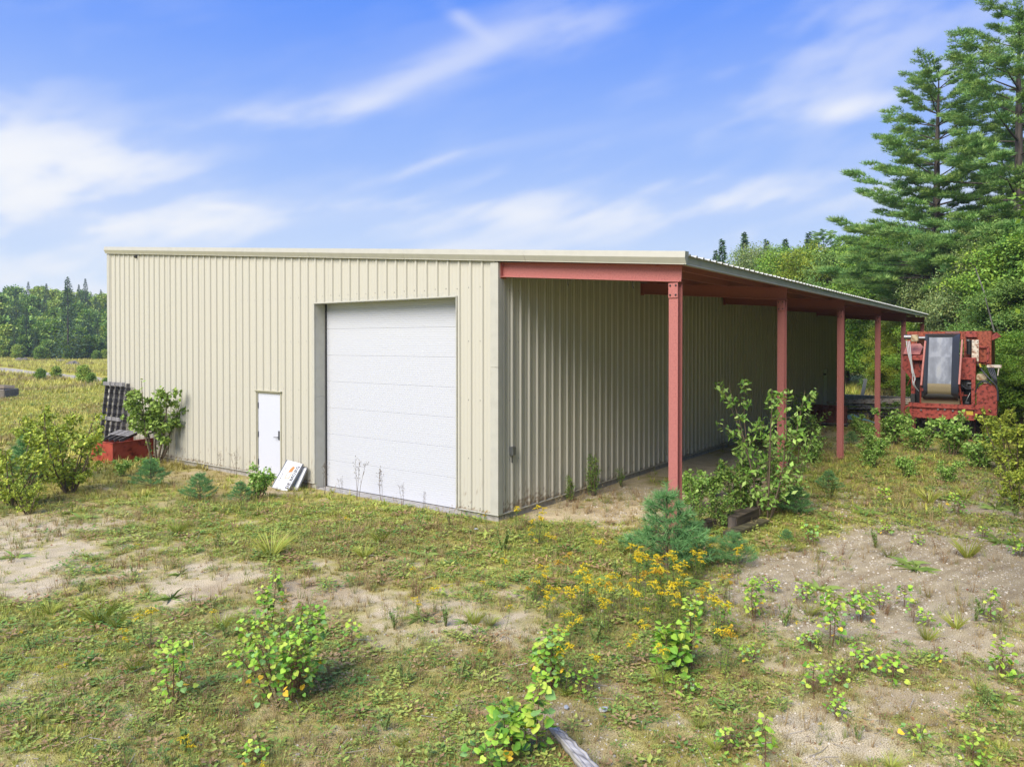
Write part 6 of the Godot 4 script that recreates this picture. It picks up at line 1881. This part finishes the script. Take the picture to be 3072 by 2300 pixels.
	for v in 2:
		var g := Geo.new()
		for k in 12:
			var q := rng.randf() * TAU
			var b := Vector3(cos(q), 0, sin(q)) * rng.randf() * 0.25
			var tip := b + Vector3(cos(q) * 0.25, rng.randf_range(0.5, 1.1), sin(q) * 0.25) + any_dir() * 0.12
			var s := Vector3(-sin(q), 0, cos(q)) * 0.014
			g.tri(b - s, b + s, tip, grey(rng.randf_range(0.7, 1.2)))
			if v == 1:
				for j in 3:
					var a := b.lerp(tip, rng.randf_range(0.5, 1.0))
					g.leaf(a, (any_dir() + Vector3(0, 0.5, 0)).normalized(), Vector3.UP, 0.13, 0.05, grey(rng.randf_range(0.8, 1.2)))
		wisp.append(g.mesh())
	var wl := [[], []]
	var wc := [PackedColorArray(), PackedColorArray()]
	for zn in [[4.6, 10.0, 3200, 0.15], [10.0, 18.0, 4200, 0.2], [18.0, 32.0, 2000, 0.3]]:
		for k in zn[2]:
			var p: Vector3 = random_spot(zn[0], zn[1], -0.86, 0.86)
			if inside_house(p.x, p.z): continue
			var s := plant_share(p.x, p.z)
			if rng.randf() > 0.25 + 1.3 * nz_b.get_noise_2d(p.x * 3.0 + 11.0, p.z * 3.0) + 0.25 * s: continue
			var v := rng.randi() % 2
			var size: float = zn[3] * rng.randf_range(0.5, 1.5)
			wl[v].append(Transform3D(Basis.from_euler(Vector3(spread(10), rng.randf() * TAU, spread(10))).scaled(Vector3.ONE * size), p))
			wc[v].append(mixc(Color(0.26, 0.15, 0.08), Color(0.50, 0.40, 0.20)) if rng.randf() < 0.7 else mixc(Color(0.20, 0.24, 0.07), Color(0.36, 0.38, 0.12)))
	for v in 2:
		scatter("weeds", "dry brown wisps and stalks standing all over the lot", wisp[v], M.grass, wl[v], wc[v])
	# pebbles
	rng.seed = 3200
	var stones := [rock_mesh(71, Vector3(1, 0.62, 0.8), 4, 6), rock_mesh(72, Vector3(0.9, 0.7, 1.0), 4, 6)]
	var sl := [[], []]
	var sc := [PackedColorArray(), PackedColorArray()]
	for zn in [[4.6, 9.0, -0.86, 0.86, 16000, 0.0065], [9.0, 18.0, 0.1, 0.86, 17000, 0.010]]:
		for k in zn[4]:
			var p: Vector3 = random_spot(zn[0], zn[1], zn[2], zn[3])
			if inside_house(p.x, p.z): continue
			if rng.randf() < plant_share(p.x, p.z) * 0.9 - (0.25 if p.x > 4.0 else 0.0): continue
			var v := rng.randi() % 2
			var size: float = zn[5] * (0.5 + 1.6 * pow(rng.randf(), 3.0) + 0.5 * rng.randf())
			sl[v].append(Transform3D(Basis.from_euler(Vector3(spread(20), rng.randf() * TAU, spread(20))).scaled(Vector3.ONE * size), p + Vector3(0, size * 0.15, 0)))
			sc[v].append(mixc(Color(0.66, 0.61, 0.52), Color(0.22, 0.19, 0.16)))
	for v in 2:
		scatter("gravel", "loose pebbles lying on the sand", stones[v], M.pebbles, sl[v], sc[v])
	# fallen leaves and twigs
	rng.seed = 3300
	var lf := Geo.new()
	lf.leaf(Vector3(0, 0, -0.5), Vector3.BACK, Vector3(0.1, 1, 0), 1.0, 0.65, Color.WHITE)
	var tw := Geo.new()
	tw.tube([Vector3(-0.5, 0, 0), Vector3(0, 0.02, 0.05), Vector3(0.5, 0, -0.02)], [0.012, 0.012, 0.006], 4)
	var fl := []
	var fc := PackedColorArray()
	var tl := []
	var tc := PackedColorArray()
	for k in 6500:
		var p: Vector3 = random_spot(4.6, 18.0, -0.86, 0.86)
		if inside_house(p.x, p.z): continue
		if rng.randf() > 0.35 + nz_b.get_noise_2d(p.x * 5.0, p.z * 5.0) * 1.4: continue
		var b := Basis.from_euler(Vector3(spread(25), rng.randf() * TAU, spread(25)))
		if k % 4:
			fl.append(Transform3D(b.scaled(Vector3.ONE * rng.randf_range(0.025, 0.055)), p + Vector3(0, 0.012, 0)))
			fc.append(mixc(Color(0.30, 0.12, 0.05), Color(0.42, 0.27, 0.12)))
		else:
			tl.append(Transform3D(b.scaled(Vector3.ONE * rng.randf_range(0.10, 0.35)), p + Vector3(0, 0.012, 0)))
			tc.append(mixc(Color(0.30, 0.26, 0.22), Color(0.52, 0.47, 0.41)))
	scatter("fallen_leaves", "brown fallen leaves on the sand", lf.mesh(), M.grass, fl, fc)
	scatter("twig_litter", "dry twigs strewn over the lot", tw.mesh(), M.pebbles, tl, tc)

func _ready() -> void:
	nz_a = noise(101, 0.05, 3)
	nz_b = noise(102, 0.11, 4)
	nz_c = noise(103, 0.16, 3)
	make_view()
	make_textures()
	make_materials()
	mat("soil_cap", 0.30, 0.24, 0.15, 1.0, 0.0, "sand", 1.0)
	make_ground()
	make_warehouse()
	make_trees()
	make_machine()
	make_bin()
	make_pallets()
	make_signs()
	make_timbers()
	make_log()
	make_field_things()
	make_junk()
	make_saplings()
	make_plants()
	make_cover()
